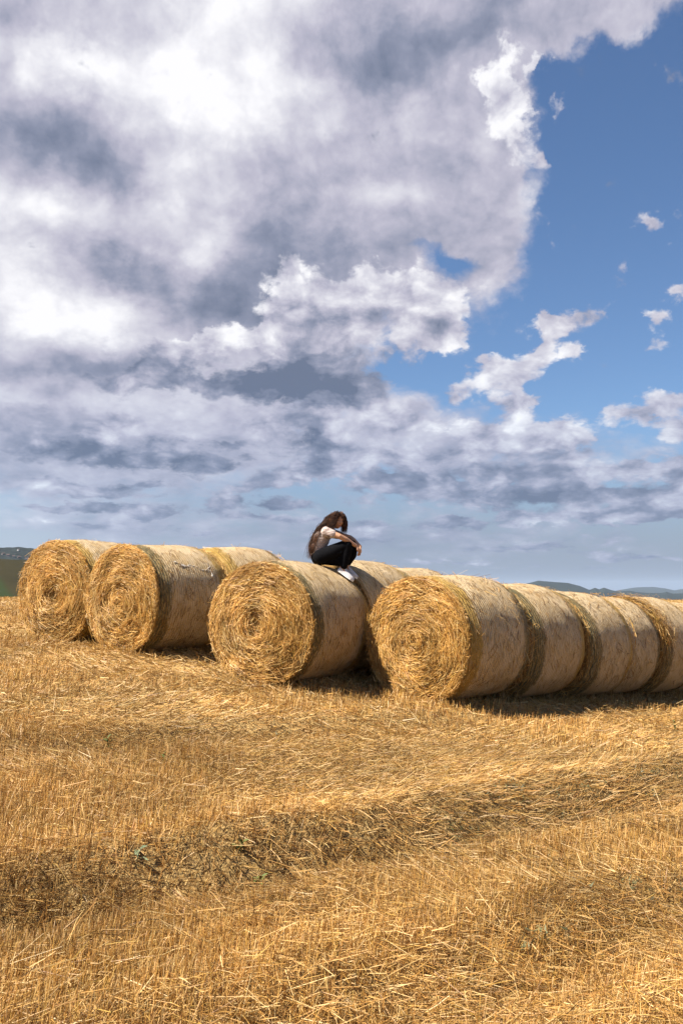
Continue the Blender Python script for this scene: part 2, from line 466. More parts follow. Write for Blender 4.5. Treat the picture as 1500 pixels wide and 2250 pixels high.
def mat_field():
    m_, q = new_mat('stubble_soil')
    g = q.n('ShaderNodeNewGeometry')
    P = g.outputs['Position']
    n1 = q.noise(P, 1.3, 5.0, 0.6)
    n2 = q.noise(P, 26.0, 6.0, 0.7)
    st = q.v('MULTIPLY', P, (60.0, 14.0, 30.0))
    n3 = q.noise(st, 1.0, 3.0, 0.6, dist=1.2)
    c = q.ramp(n2, [(0.25, (0.100, 0.060, 0.024)), (0.5, (0.215, 0.130, 0.046)), (0.75, (0.36, 0.235, 0.090))])
    c = q.mix(q.smooth(n3, 0.42, 0.66), c, (0.43, 0.29, 0.115))
    # away from the near ground only stubble shows
    rr = q.v('LENGTH', q.v('MULTIPLY', P, (1, 1, 0)))
    far = q.smooth(rr, 9.0, 26.0)
    row = q.noise(q.v('MULTIPLY', P, (0.9, 0.22, 1.0)), 1.0, 6.0, 0.65)
    fc = q.ramp(row, [(0.3, (0.224, 0.129, 0.041)), (0.55, (0.340, 0.211, 0.071)), (0.75, (0.408, 0.279, 0.116))])
    c = q.mix(far, c, fc)
    # valley farmland beyond the crest of the field
    vcol = q.ramp(q.noise(P, 0.006, 3.0, 0.5), [(0.4, (0.041, 0.051, 0.019)), (0.55, (0.082, 0.068, 0.031)), (0.65, (0.150, 0.109, 0.048))])
    c = q.mix(q.smooth(rr, 95.0, 120.0), c, vcol)
    b = q.n('ShaderNodeBump')
    b.inputs['Strength'].default_value = 0.7
    b.inputs['Distance'].default_value = 0.03
    q.put(b.inputs['Height'], q.m('ADD', n2, n3))
    principled(q, c, 0.9, 0.15, b.outputs[0])
    return m_


def mat_net(name, band):
    """wrap netting drawn tight over straw: many threads round the bale"""
    m_, q = new_mat(name)
    tc = q.n('ShaderNodeTexCoord')
    P = tc.outputs['Object']
    oi = q.n('ShaderNodeObjectInfo')
    P = q.v('ADD', P, q.xyz(q.m('MULTIPLY', oi.outputs['Random'], 7.0), 0.0, 0.0))
    x, y, z = q.sep(P)
    wob = q.noise(q.v('MULTIPLY', P, (2.0, 6.0, 2.0)), 1.0, 2.0)
    ph = q.m('MULTIPLY_ADD', wob, 1.6, q.m('MULTIPLY', y, 2 * math.pi / 0.040))
    thr = q.m('MULTIPLY_ADD', q.m('SINE', ph), 0.5, 0.5)
    chaff = q.noise(q.v('MULTIPLY', P, (15.0, 36.0, 15.0)), 1.0, 6.0, 0.72, dist=0.6)
    fleck = q.noise(q.v('MULTIPLY', P, (8.0, 42.0, 8.0)), 1.0, 2.0, 0.5, dist=0.9)
    patch = q.noise(P, 3.2, 5.0, 0.6)
    straw = q.ramp(chaff, [(0.28, (0.130, 0.068, 0.018)), (0.5, (0.360, 0.215, 0.065)), (0.72, (0.540, 0.370, 0.150))])
    straw = q.mix(q.smooth(fleck, 0.60, 0.68), straw, (0.56, 0.41, 0.20))
    white = (0.75, 0.590, 0.380)
    netc = {'white': white, 'yellow': (0.43, 0.27, 0.055), 'green': (0.048, 0.066, 0.040)}[band]
    if band != 'white':
        fd = q.sep(q.n('ShaderNodeAttribute', attribute_name='tint').outputs['Vector'])[0]
        rag = q.m('MULTIPLY_ADD', q.m('SUBTRACT', chaff, 0.5), 0.30, fd)
        rag = q.m('MULTIPLY_ADD', q.m('SUBTRACT', patch, 0.5), 0.10, rag)
        netc = q.mix(q.smooth(rag, -0.01, 0.05), white, netc)
    amt = {'white': 0.31, 'yellow': 0.38, 'green': 0.42}[band]
    k = q.m('MULTIPLY_ADD', thr, 0.42, amt)
    k = q.m('MULTIPLY_ADD', q.m('SUBTRACT', patch, 0.5), 1.0, k)
    k = q.m('MULTIPLY_ADD', q.m('SUBTRACT', chaff, 0.5), -1.5, k, clamp=True)
    c = q.mix(q.m('MULTIPLY', k, 0.90), straw, netc)
    b = q.n('ShaderNodeBump')
    b.inputs['Strength'].default_value = 1.0
    b.inputs['Distance'].default_value = 0.034
    q.put(b.inputs['Height'], q.m('ADD', q.m('MULTIPLY', thr, 0.5), q.m('MULTIPLY', chaff, 1.3)))
    principled(q, c, 0.60, 0.18, b.outputs[0])
    return m_


def mat_core():
    m_, q = new_mat('packed_straw')
    tc = q.n('ShaderNodeTexCoord')
    P = tc.outputs['Object']
    n = q.noise(q.v('MULTIPLY', P, (30, 30, 30)), 1.0, 6.0, 0.7)
    c = q.ramp(n, [(0.3, (0.088, 0.048, 0.015)), (0.5, (0.231, 0.136, 0.044)), (0.72, (0.354, 0.231, 0.082))])
    b = q.n('ShaderNodeBump')
    b.inputs['Strength'].default_value = 0.8
    b.inputs['Distance'].default_value = 0.02
    q.put(b.inputs['Height'], n)
    principled(q, c, 0.85, 0.15, b.outputs[0])
    return m_


def mat_flat(name, col, rough=0.8, spec=0.3, nscale=None, namp=0.35, sheen=0.0, space='Object', bump=0.0):
    m_, q = new_mat(name)
    c, nrm = col, None
    if nscale:
        if space == 'Object':
            P = q.n('ShaderNodeTexCoord').outputs['Object']
        else:
            P = q.n('ShaderNodeNewGeometry').outputs['Position']
        nz = q.noise(P, nscale, 5.0, 0.6)
        c = q.ramp(nz, [(0.3, tuple(x * (1 - namp) for x in col)), (0.7, tuple(min(1, x * (1 + namp)) for x in col))])
        if bump:
            b = q.n('ShaderNodeBump')
            b.inputs['Distance'].default_value = bump
            b.inputs['Strength'].default_value = 0.8
            q.put(b.inputs['Height'], nz)
            nrm = b.outputs[0]
    principled(q, c, rough, spec, nrm, sheen)
    return m_


M_STRAW = mat_straw()
M_FIELD = mat_field()
M_NET = {k: mat_net('net_' + k, k) for k in ('white', 'yellow', 'green')}
M_CORE = mat_core()

# ------------------------------------------------------------------ terrain of the field
CTRL = np.array([
    (0, 0, 0.0), (0, -6, -0.05), (-2, 4, 0.06), (2, 4, -0.04), (0, 8, 0.05), (-4, 8, 0.30), (4, 8, -0.14), (-8, 9, 0.55), (8, 9, -0.3),
    (-4.41, 14.13, 0.676), (-3.12, 13.1, 0.60), (-1.02, 11.63, 0.31), (0.966, 11.60, 0.095), (3.8, 14.63, -0.195), (6.67, 17.66, -0.44),
    (-2.0, 15.0, 0.62), (0.5, 15.0, 0.28), (-7, 14, 0.72), (9, 20, -0.42), (-10, 22, 0.90), (0, 24, 0.62), (10, 34, 0.10),
    (-24, 66, 1.0), (-8, 70, 0.98), (8, 70, 0.92), (24, 66, 0.86), (-50, 48, 0.9), (50, 48, 0.6), (-70, 0, 0.4), (70, 0, -0.6), (0, -70, -0.8), (-30, 20, 0.9), (30, 24, -0.2)], float)


def tps(r2):
    return 0.5 * r2 * np.log(r2 + 1e-9)


def _fit():
    P = CTRL[:, :2]; n = len(P)
    K = tps(((P[:, None] - P[None]) ** 2).sum(-1)) + np.eye(n) * 0.3
    A = np.zeros((n + 3, n + 3))
    A[:n, :n] = K
    A[:n, n] = 1; A[:n, n + 1:] = P
    A[n:, :n] = A[:n, n:].T
    b = np.zeros(n + 3); b[:n] = CTRL[:, 2]
    return np.linalg.solve(A, b)


TPS_W = _fit()
RUT_A, RUT_B = np.array((-1.6, 4.3)), np.array((2.85, 7.6))
RUT_D = (RUT_B - RUT_A) / np.linalg.norm(RUT_B - RUT_A)
RUT_N = np.array((-RUT_D[1], RUT_D[0]))          # away from the camera


def rut_dist(x, y):
    """signed distance across the wheel tracks, wavering a little"""
    s = (x - RUT_A[0]) * RUT_N[0] + (y - RUT_A[1]) * RUT_N[1]
    a = (x - RUT_A[0]) * RUT_D[0] + (y - RUT_A[1]) * RUT_D[1]
    return s + 0.16 * (fbm(a * 0.6, a * 0 + 3.3, 41, 2) - 0.5) * 2, a


def base_h(x, y):
    x = np.asarray(x, float); y = np.asarray(y, float)
    r = np.hypot(x, y)
    rc = np.minimum(r, 68.0)
    k = rc / np.maximum(r, 1e-6)
    xx, yy = x * k, y * k
    z = TPS_W[len(CTRL)] + TPS_W[len(CTRL) + 1] * xx + TPS_W[len(CTRL) + 2] * yy
    for i in range(len(CTRL)):
        z = z + TPS_W[i] * tps((xx - CTRL[i, 0]) ** 2 + (yy - CTRL[i, 1]) ** 2)
    over = np.maximum(r - 68.0, 0.0)
    return z - 60.0 * (1 - np.exp(-(over / 260.0) ** 1.6)) * 1.0


def height(x, y):
    z = base_h(x, y)
    x = np.asarray(x, float); y = np.asarray(y, float)
    r = np.hypot(x, y)
    near = 1 - sstep(r, 14.0, 40.0)
    z = z + near * (0.085 * (fbm(x * 0.9, y * 0.9, 3, 4) - 0.5) + 0.05 * (fbm(x * 3.1, y * 3.1, 5, 3) - 0.5))
    s, a = rut_dist(x, y)
    for off, dep in ((0.0, 0.20), (-1.75, 0.08), (3.2, 0.05)):
        t = (s - off) / 0.30
        z = z - near * dep * np.exp(-t * t) + near * 0.5 * dep * np.exp(-((s - off - 0.48) / 0.20) ** 2)
    return z


def build_field():
    th = np.concatenate([np.linspace(-np.pi, -0.62, 110, endpoint=False), np.linspace(-0.62, 0.62, 300, endpoint=False), np.linspace(0.62, np.pi, 110, endpoint=False)])
    rr = np.concatenate([np.linspace(0.05, 2.0, 14, endpoint=False), np.geomspace(2.0, 20.0, 150, endpoint=False), np.geomspace(20, 110, 70, endpoint=False), np.geomspace(110, 13000, 44)])
    T, Rr = np.meshgrid(th, rr, indexing='ij')
    x, y = Rr * np.sin(T), Rr * np.cos(T)
    z = height(x.ravel(), y.ravel())
    v = np.stack([x.ravel(), y.ravel(), z], -1)
    o = mesh_obj('field', v, grid_faces(len(th), len(rr), True), M_FIELD)
    tag(o, kind='structure')
    return o


FIELD = build_field()


# ------------------------------------------------------------------ far land
M_CROP = mat_flat('far_crop', (0.062, 0.060, 0.026), 0.95, 0.05, 0.012, 0.35, space='World')
M_WOOD = mat_flat('far_wood', (0.015, 0.019, 0.017), 0.95, 0.05, 0.07, 0.8, space='World')
M_GREEN = mat_flat('far_green', (0.055, 0.105, 0.030), 0.95, 0.05, 0.02, 0.3, space='World')


def crop_material():
    m_, q = new_mat('far_crop_bands')
    P = q.n('ShaderNodeNewGeometry').outputs['Position']
    x, y, z = q.sep(P)
    n = q.noise(P, 0.012, 5.0, 0.6)
    base = q.ramp(n, [(0.35, (0.016, 0.014, 0.006)), (0.65, (0.032, 0.027, 0.011))])
    # one greener strip runs down across the slope
    s = q.m('ADD', q.m('MULTIPLY_ADD', x, 0.5, z), q.m('MULTIPLY', q.m('SUBTRACT', n, 0.5), 5.0))
    g = q.m('MULTIPLY', q.smooth(s, -97.0, -94.5), q.smooth(s, -89.5, -92.0))
    c = q.mix(q.m('MULTIPLY', g, 0.8), base, (0.020, 0.034, 0.011))
    principled(q, c, 0.95, 0.05)
    return m_


o_surf = {}


def ridge(name, prof, r, depth, zlow, mat, seed, rough=1.0, nrow=26, ncol=220, front=1.0):
    """a hill range: crest heights along azimuth (az, z), a real front and back slope"""
    azs = np.array([p[0] for p in prof]); zs = np.array([p[1] for p in prof])
    a = np.linspace(azs[0], azs[-1], ncol)
    zc = np.interp(a, azs, zs)
    t = np.linspace(-1, 1, nrow)
    A, T = np.meshgrid(a, t, indexing='ij')
    rr = r + T * depth * np.where(T < 0, front, 1.0)
    ZC = np.repeat(zc[:, None], nrow, 1)
    prof_t = 1 - np.abs(T) ** 1.25
    x, y = rr * np.sin(A), rr * np.cos(A)
    sc = 14.0 / depth
    nz = fbm(x * sc, y * sc, seed, 4) - 0.5
    z = zlow + (ZC - zlow) * prof_t + nz * rough * prof_t
    o = mesh_obj(name, np.stack([x, y, z], -1).reshape(-1, 3), grid_faces(ncol, nrow), mat)
    tag(o, kind='structure')

    def surf(az, r_):
        T_ = (r_ - r) / depth
        p_ = 1 - abs(T_) ** 1.25
        n_ = float(fbm(np.array([r_ * math.sin(az) * sc]), np.array([r_ * math.cos(az) * sc]), seed, 4)[0]) - 0.5
        return zlow + (float(np.interp(az, azs, zs)) - zlow) * p_ + n_ * rough * p_
    o_surf[name] = surf
    return o


def az_of(px):
    return math.atan((px - 750) / FPX)


def z_of(py, r):
    return 1.5 + (HORIZON - py) / FPX * r


HILL = ridge('hill', [(-0.95, 30), (-0.62, 34), (-0.45, z_of(1230, 640)), (az_of(0), z_of(1231, 640)), (az_of(80), z_of(1233, 640)), (-0.2, z_of(1262, 640)), (-0.05, -12), (0.1, -40)],
             640, 300, -62, crop_material(), 11, rough=1.5, nrow=40)
WOODED = ridge('wooded_ridge', [(-0.9, 60), (-0.6, 95), (-0.42, z_of(1208, 2300)), (az_of(0), z_of(1208, 2300)), (az_of(40), z_of(1206.5, 2300)), (az_of(80), z_of(1212, 2300)), (-0.25, z_of(1235, 2300)), (-0.1, 20), (0.1, -30)],
               2300, 700, -65, M_WOOD, 21, rough=13.0, nrow=40, ncol=700)
MOUNTAIN = ridge('mountain_range', [(-0.15, -40), (0.05, 20), (0.15, z_of(1296, 5200)), (az_of(1150), z_of(1283, 5200))] + [(az_of(px), z_of(py, 5200)) for px, py in
                 ((1180, 1276), (1210, 1278), (1245, 1281), (1270, 1287), (1292, 1296), (1304, 1291.5), (1313, 1295), (1324, 1291), (1338, 1296), (1352, 1299), (1382, 1298), (1392, 1300.5), (1420, 1303), (1447, 1303), (1460, 1300), (1474, 1303.5), (1500, 1303))] + [(0.45, z_of(1302, 5200)), (0.8, 10)],
                 5200, 1500, -65, mat_flat('mountain_wood', (0.014, 0.019, 0.016), 0.95, 0.05, 0.004, 0.4, space='World'), 31, rough=7.0, ncol=900, nrow=30)
FAR_MT = ridge('distant_mountains', [(0.0, -40), (0.2, -10), (az_of(1330), z_of(1301, 10000)), (az_of(1360), z_of(1296, 10000)), (az_of(1390), z_of(1291, 10000)), (az_of(1430), z_of(1289.5, 10000)), (az_of(1455), z_of(1292, 10000)), (az_of(1478), z_of(1297, 10000)), (az_of(1500), z_of(1294, 10000)), (0.42, z_of(1288, 10000)), (0.6, 20)],
               10000, 2200, -65, mat_flat('distant_wood', (0.018, 0.024, 0.022), 0.95, 0.05, 0.003, 0.3, space='World'), 33, rough=8.0, ncol=500, nrow=24)


def build_haze():
    bm = bmesh.new()
    bmesh.ops.create_cube(bm, size=1.0)
    me = bpy.data.meshes.new('haze')
    bm.to_mesh(me); bm.free()
    o = bpy.data.objects.new('haze', me)
    o.scale = (27600, 27600, 205)
    o.location = (0, 0, -66 + 102.5 - 2)
    COL.objects.link(o)
    m_, q = new_mat('haze_air')
    out = q.n('ShaderNodeOutputMaterial')
    pv = q.n('ShaderNodeVolumePrincipled')
    pv.inputs['Color'].default_value = (0.62, 0.77, 1.0, 1)
    pv.inputs['Density'].default_value = 3.2e-5
    pv.inputs['Anisotropy'].default_value = 0.0
    q.t.links.new(pv.outputs[0], out.inputs['Volume'])
    me.materials.append(m_)
    tag(o, kind='stuff', label='thin blue haze lying over the far land')
    return o


build_haze()

# houses scattered on the wooded ridge
M_HWALL = {'white': mat_flat('far_white_wall', (0.34, 0.33, 0.32), 0.8, 0.2, 0.5, 0.08), 'rose': mat_flat('far_rose_wall', (0.13, 0.105, 0.10), 0.8, 0.2, 0.5, 0.1)}
M_HROOF = mat_flat('far_roof_tile', (0.085, 0.058, 0.05), 0.9, 0.1, 0.6, 0.2)


def far_house(px, py, w, d_, h, rot, col, label, group=None):
    az = az_of(px)
    tan = (HORIZON - py) / FPX * math.cos(az)
    best = min(np.arange(1620, 2290, 4.0), key=lambda r_: abs(o_surf['wooded_ridge'](az, r_) - (1.5 + tan * r_)))
    root = empty('house', (best * math.sin(az), best * math.cos(az), o_surf['wooded_ridge'](az, best) - 0.5), (0, 0, rot))
    tag(root, label, 'house', group)
    a, b = w / 2, d_ / 2
    v = [(-a, -b, -2), (a, -b, -2), (a, b, -2), (-a, b, -2), (-a, -b, h), (a, -b, h), (a, b, h), (-a, b, h), (-a, 0, h + b * 0.7), (a, 0, h + b * 0.7)]
    mesh_obj('wall', np.array(v), [[0, 1, 5, 4], [1, 2, 6, 9, 5], [2, 3, 7, 6], [3, 0, 4, 8, 7], [3, 2, 1, 0]], M_HWALL[col], root, smooth=False)
    e, t = 0.5, 0.25
    rv = [(-a - e, -b - e, h - e * .7), (a + e, -b - e, h - e * .7), (a + e, 0, h + b * .7), (-a - e, 0, h + b * .7), (a + e, b + e, h - e * .7), (-a - e, b + e, h - e * .7)]
    rv = rv + [(x, y, z + t) for x, y, z in rv]
    mesh_obj('roof', np.array(rv), [[6, 7, 8, 9], [9, 8, 10, 11], [0, 3, 2, 1], [3, 5, 4, 2], [0, 1, 7, 6], [5, 11, 10, 4], [1, 2, 8, 7], [2, 4, 10, 8], [0, 6, 9, 3], [3, 9, 11, 5]], M_HROOF, root, smooth=False)


far_house(61, 1230.5, 9, 5, 3.2, 0.2, 'white', 'long low white building at the foot of the distant wooded ridge')
for k_, (px_, py_, w_, c_, lab_) in enumerate((
        (19, 1222, 6.5, 'rose', 'larger grey-rose house left of the small white one on the distant ridge'),
        (31, 1224.5, 4.5, 'white', 'small white house low on the distant ridge, between two rose ones'),
        (43, 1226, 6, 'rose', 'grey-rose house nearest the long white building on the distant ridge'),
        (8, 1219, 6, 'rose', 'grey-rose house at the left picture edge on the distant ridge'),
        (41, 1210, 4.5, 'white', 'single small white house right on the skyline of the distant ridge'))):
    far_house(px_, py_, w_, 4.5, 3.0, 0.3 * k_, c_, lab_, 'houses on the distant ridge')

# ------------------------------------------------------------------ straw bales
BALES = []


def bale(name_seed, rim, az, R, L, near, far, label, n_end=2500, n_fuzz=500, tilt=0.0, sink=0.035, messy=0.0, wide=1.02):
    """rim: middle of the near end (x, y, z); axis runs away from it along az"""
    rng = np.random.default_rng(name_seed)
    x0, y0, zc = rim
    root = empty('straw_bale', (x0, y0, zc - R), (tilt, 0, -az))
    root.rotation_euler = (tilt, 0, -az)
    tag(root, label, 'straw bale', 'round straw bales standing in rows')
    sd = name_seed * 7

    def rad(th, y):
        lump = 0.055 * (fbm(np.cos(th) * 1.6 + 5, np.sin(th) * 1.6 + y * 1.3, sd, 3) - 0.5) + 0.014 * (fbm(np.cos(th) * 6, np.sin(th) * 6 + y * 5, sd + 5, 2) - 0.5)
        e = np.minimum(y, L - y)
        edge = -0.05 * np.exp(-np.maximum(e, 0) / 0.022) - 0.012 * np.exp(-np.maximum(e, 0) / 0.10)
        return R + lump + edge - 0.045 * np.abs(2 * y / L - 1) ** 3.5

    def place(th, y, r):
        x, z = r * np.cos(th), r * np.sin(th)
        x = x * (1 + 0.035 * np.exp(-((z / R + 0.75) / 0.3) ** 2))
        z = np.where(z < -0.86 * R, -0.86 * R + (z + 0.86 * R) * 0.62, z)       # settled on the ground
        return np.stack([x * wide, y, R + z - sink], -1)

    ph0 = rng.uniform(0, 6.28)
    turns = rng.uniform(6.0, 8.0)
    cx, cz = rng.normal(0, 0.05, 2)

    def cap_y(r, th):
        """depth of the end face: wound layers, hollows, a soft rim"""
        q_ = r / R
        px, pz = r * np.cos(th) - cx * (1 - q_), r * np.sin(th) - cz * (1 - q_)
        sp = np.hypot(px, pz) / R * turns - (np.arctan2(pz, px) + ph0) / (2 * np.pi)
        layer = hash2(np.floor(sp), np.floor(sp) * 0 + 1, sd + 9)
        fr = sp - np.floor(sp)
        y = -0.045 * (1 - q_ ** 3) - 0.022 * (layer - 0.4) * (1 - q_ ** 6) + 0.010 * np.abs(fr - 0.5) * 2
        y = y + 0.15 * (fbm(px * 4.2, pz * 4.2, sd + 11, 4) - 0.5) * (1 - q_ ** 6)
        y = y - 0.02 * messy * (fbm(px * 8, pz * 8, sd + 13, 2) - 0.5)
        return y + 0.035 * np.exp(-(q_ / 0.14) ** 2), sp, layer

    # packed straw body with both end faces
    nth, nr = 112, 30
    th = np.linspace(0, 2 * np.pi, nth, endpoint=False)
    q_ = np.linspace(0.0, 1.0, nr) ** 0.9
    q_[0] = 0.004
    T, Q = np.meshgrid(th, q_, indexing='ij')
    edge = rad(T, np.full_like(T, 0.012)) - 0.004
    Yn, _, _ = cap_y(Q * R, T)
    ring_y = np.linspace(0.03, L - 0.03, 9)
    T2, Y2 = np.meshgrid(th, ring_y, indexing='ij')
    side = rad(T2, Y2) - 0.012
    allr = np.concatenate([Q * edge, side, (Q * edge)[:, ::-1]], 1)
    ally = np.concatenate([Yn, Y2, L - Yn[:, ::-1] * 0.7], 1)
    T3 = np.repeat(th[:, None], allr.shape[1], 1)
    v = place(T3, ally, allr).reshape(-1, 3)
    f = grid_faces(nth, allr.shape[1], True)[:, ::-1]
    mesh_obj('straw_core', v, f, M_CORE, root)

    # the net: middle sheet and its two coloured edge bands
    def shell(nm, ya, yb, mat, n, par, lift, edge_y=0.0):
        ys = np.linspace(ya, yb, n)
        tt = np.linspace(0, 2 * np.pi, 160, endpoint=False)
        A, Yg = np.meshgrid(tt, ys, indexing='ij')
        wob = 0.008 * (fbm(np.cos(A) * 3, np.sin(A) * 3 + sd, sd + 21, 2) - 0.5) * 2
        Yw = Yg + wob
        r = rad(A, np.clip(Yw, 0.001, L - 0.001)) + lift
        fade = np.abs(Yg - edge_y).reshape(-1, 1) * np.ones((1, 3))
        return mesh_obj(nm, place(A, Yw, r).reshape(-1, 3), grid_faces(160, n, True)[:, ::-1], mat, par, col=fade)
    wn, wf = rng.uniform(0.20, 0.26), rng.uniform(0.20, 0.26)
    net = shell('net_wrap', wn - 0.012 if near else 0.006, L - wf + 0.012 if far else L - 0.006, M_NET['white'], 22, root, 0.002)
    if near:
        shell('edge_band', 0.006, wn, M_NET[near], 12, net, 0.005, wn)
    if far:
        shell('edge_band', L - wf, L - 0.006, M_NET[far], 12, net, 0.005, L - wf)

    # loose straw: the wound end face, and ends that poke through net and rim
    P, W_, S_, C_ = [], [], [], []

    def end_face(n, yside):
        r = R * np.sqrt(rng.uniform(0.0, 0.985, n))
        t = rng.uniform(0, 2 * np.pi, n)
        yb, sp, layer = cap_y(r, t)
        ln = rng.gamma(3.0, 0.038, n).clip(0.03, 0.24) * np.where(r < 0.2, 0.6, 1.0)
        jit = rng.normal(0, 0.36, n)
        wild = rng.random(n) < 0.10
        jit[wild] = rng.uniform(-1.5, 1.5, wild.sum())
        lift = rng.exponential(0.016, n)
        K = 2
        s = np.linspace(-0.5, 0.5, K)[None, :] * ln[:, None]
        da = t + np.pi / 2 - jit
        X = (r * np.cos(t))[:, None] + s * np.cos(da)[:, None]
        Zz = (r * np.sin(t))[:, None] + s * np.sin(da)[:, None]
        rr_ = np.hypot(X, Zz); tt = np.arctan2(Zz, X)
        rr_ = np.minimum(rr_, R * (0.975 + 0.035 * wild[:, None] + 0.012 * rng.random((n, 1))))
        yy = np.repeat(yb[:, None], K, 1) + rng.normal(0, 0.008, (n, K))
        tipl = rng.normal(0, 0.012, n) + np.where(wild, rng.uniform(0, 0.05, n), 0)
        yy = yy - 0.004 - lift[:, None] - np.linspace(0, 1, K)[None] * np.abs(tipl)[:, None]
        pts = place(tt, yy if yside == 0 else L - yy, rr_)
        tv = unit(pts[:, -1] - pts[:, 0])
        nrm = np.tile(np.array((0, -1.0, 0)), (n, 1)) + rng.normal(0, 0.45, (n, 3))
        P.append(pts); W_.append(rng.uniform(0.004, 0.0072, n)); S_.append(unit(np.cross(tv, nrm)))
        c = straw_tint(rng, n)
        k = 0.88 + 0.26 * hash2(np.floor(sp * 2), np.floor(sp * 0), sd + 31)
        c = c * k[:, None] * 1.12
        patch = fbm(r * np.cos(t) * 4, r * np.sin(t) * 4, sd + 33, 3)
        c = c * (0.58 + 0.84 * patch)[:, None] * np.array((1.03, 0.98, 0.85))
        C_.append(c)
    end_face(n_end, 0)
    end_face(600, 1)
    # through the net and along the rims
    n = n_fuzz
    t = rng.uniform(0, 2 * np.pi, n)
    y = np.where(rng.random(n) < 0.62, np.where(rng.random(n) < 0.75, rng.exponential(0.03, n), L - rng.exponential(0.03, n)), rng.uniform(0, L, n))
    y = np.clip(y, 0.0, L)
    r = rad(t, y)
    p0 = place(t, y, r - 0.01)
    outv = np.stack([np.cos(t), np.zeros(n), np.sin(t)], -1)
    tanv = np.stack([-np.sin(t), np.zeros(n), np.cos(t)], -1) * np.where(rng.random(n) < 0.5, 1, -1)[:, None]
    ydir = np.where(y < 0.1, -1.0, np.where(y > L - 0.1, 1.0, 0.0))
    dv = unit(outv * rng.uniform(0.05, 0.5, (n, 1)) + tanv * rng.uniform(0.5, 1.2, (n, 1)) + np.stack([0 * y, ydir * rng.uniform(0, 0.9, n) + rng.normal(0, 0.4, n), 0 * y], -1))
    ln = rng.uniform(0.03, 0.15, n) * (1 + 0.4 * messy)
    K = 4
    s = np.linspace(0, 1, K)[None, :, None]
    pts = p0[:, None] + dv[:, None] * s * ln[:, None, None] + np.array((0, 0, -0.03))[None, None] * s * s * rng.uniform(0, 1, (n, 1, 1))
    P.append(pts); W_.append(rng.uniform(0.004, 0.008, n)); S_.append(unit(np.cross(dv, outv + rng.normal(0, 0.3, (n, 3)))))
    C_.append(straw_tint(rng, n))
    # stalks lying flat under and over the net
    n = 800
    t = rng.uniform(-0.9, 3.6, n); y = rng.uniform(0.08, L - 0.08, n)
    ln = rng.gamma(3.0, 0.030, n).clip(0.03, 0.2); sk = rng.normal(0, 0.5, n)
    u = np.linspace(-0.5, 0.5, 3)[None] * ln[:, None]
    tt = t[:, None] + u * np.cos(sk)[:, None] / R; yy = y[:, None] + u * np.sin(sk)[:, None]
    pts = place(tt, yy, rad(tt, np.clip(yy, 0.001, L - 0.001)) + 0.009 + rng.exponential(0.003, (n, 1)))
    outv = np.stack([np.cos(t), 0 * t, np.sin(t)], -1)
    P.append(pts); W_.append(rng.uniform(0.005, 0.011, n)); S_.append(unit(np.cross(unit(pts[:, -1] - pts[:, 0]), outv)))
    C_.append(straw_tint(rng, n, (0.2, 0.15, 0.25, 0.15, 0.25, 0.0)) * rng.uniform(0.6, 1.1, (n, 1)))
    if messy > 1:
        # torn, straw-covered near rim
        n = 2600
        t = rng.uniform(0.1, 3.0, n)
        y = np.abs(rng.normal(0.0, 0.15, n)) - 0.03
        r = rad(t, np.clip(y, 0.001, L)) + rng.exponential(0.022, n)
        tt = t[:, None] + np.linspace(-0.5, 0.5, 4)[None] * (rng.uniform(0.05, 0.28, n) * np.where(rng.random(n) < 0.5, 1, -1))[:, None]
        yy = y[:, None] + np.linspace(-0.5, 0.5, 4)[None] * rng.normal(0, 0.09, n)[:, None]
        pts = place(tt, yy, np.repeat(r[:, None], 4, 1) + rng.normal(0, 0.008, (n, 4)))
        P.append(pts); W_.append(rng.uniform(0.005, 0.010, n))
        S_.append(unit(np.cross(unit(pts[:, -1] - pts[:, 0]), np.stack([np.cos(t), 0 * t, np.sin(t)], -1) + rng.normal(0, 0.4, (n, 3)))))
        C_.append(straw_tint(rng, n, (0.25, 0.3, 0.25, 0.06, 0.14, 0.1)))
    V, F, C, off = [], [], [], 0
    for p_, w_, s_, c_ in zip(P, W_, S_, C_):
        v, f = ribbons(p_, w_, s_, 0.7)
        V.append(v); F.append(f + off); C.append(np.repeat(c_, p_.shape[1] * 2, 0)); off += len(v)
    o = mesh_obj('loose_straw', np.concatenate(V), np.concatenate(F), M_STRAW, root, col=np.concatenate(C), smooth=False)
    tag(o, kind='stuff')
    BALES.append((root, x0, y0, az, R, L))
    return root


def along(rim, az, s, dz=0.0, side=0.0):
    return (rim[0] + math.sin(az) * s + math.cos(az) * side, rim[1] + math.cos(az) * s - math.sin(az) * side, rim[2] + dz)


R0 = 0.80
B1 = (-4.41, 14.13, 1.50)
B2 = (-3.12, 13.10, 1.41)
B3 = (-1.02, 11.63, 1.11)
B4 = (0.966, 11.60, 0.904)
A1, A2, A3, A4 = 0.57, 0.68, 0.58, 0.755
bale(1, B1, A1, 0.825, 1.36, 'yellow', 'green', 'straw bale at the far left end, nearest the green hillside', 17000, 1900)
bale(2, B2, A2, 0.80, 1.36, 'green', 'yellow', 'second straw bale from the left, with loose white threads hanging from its pale net', 17000, 1900)


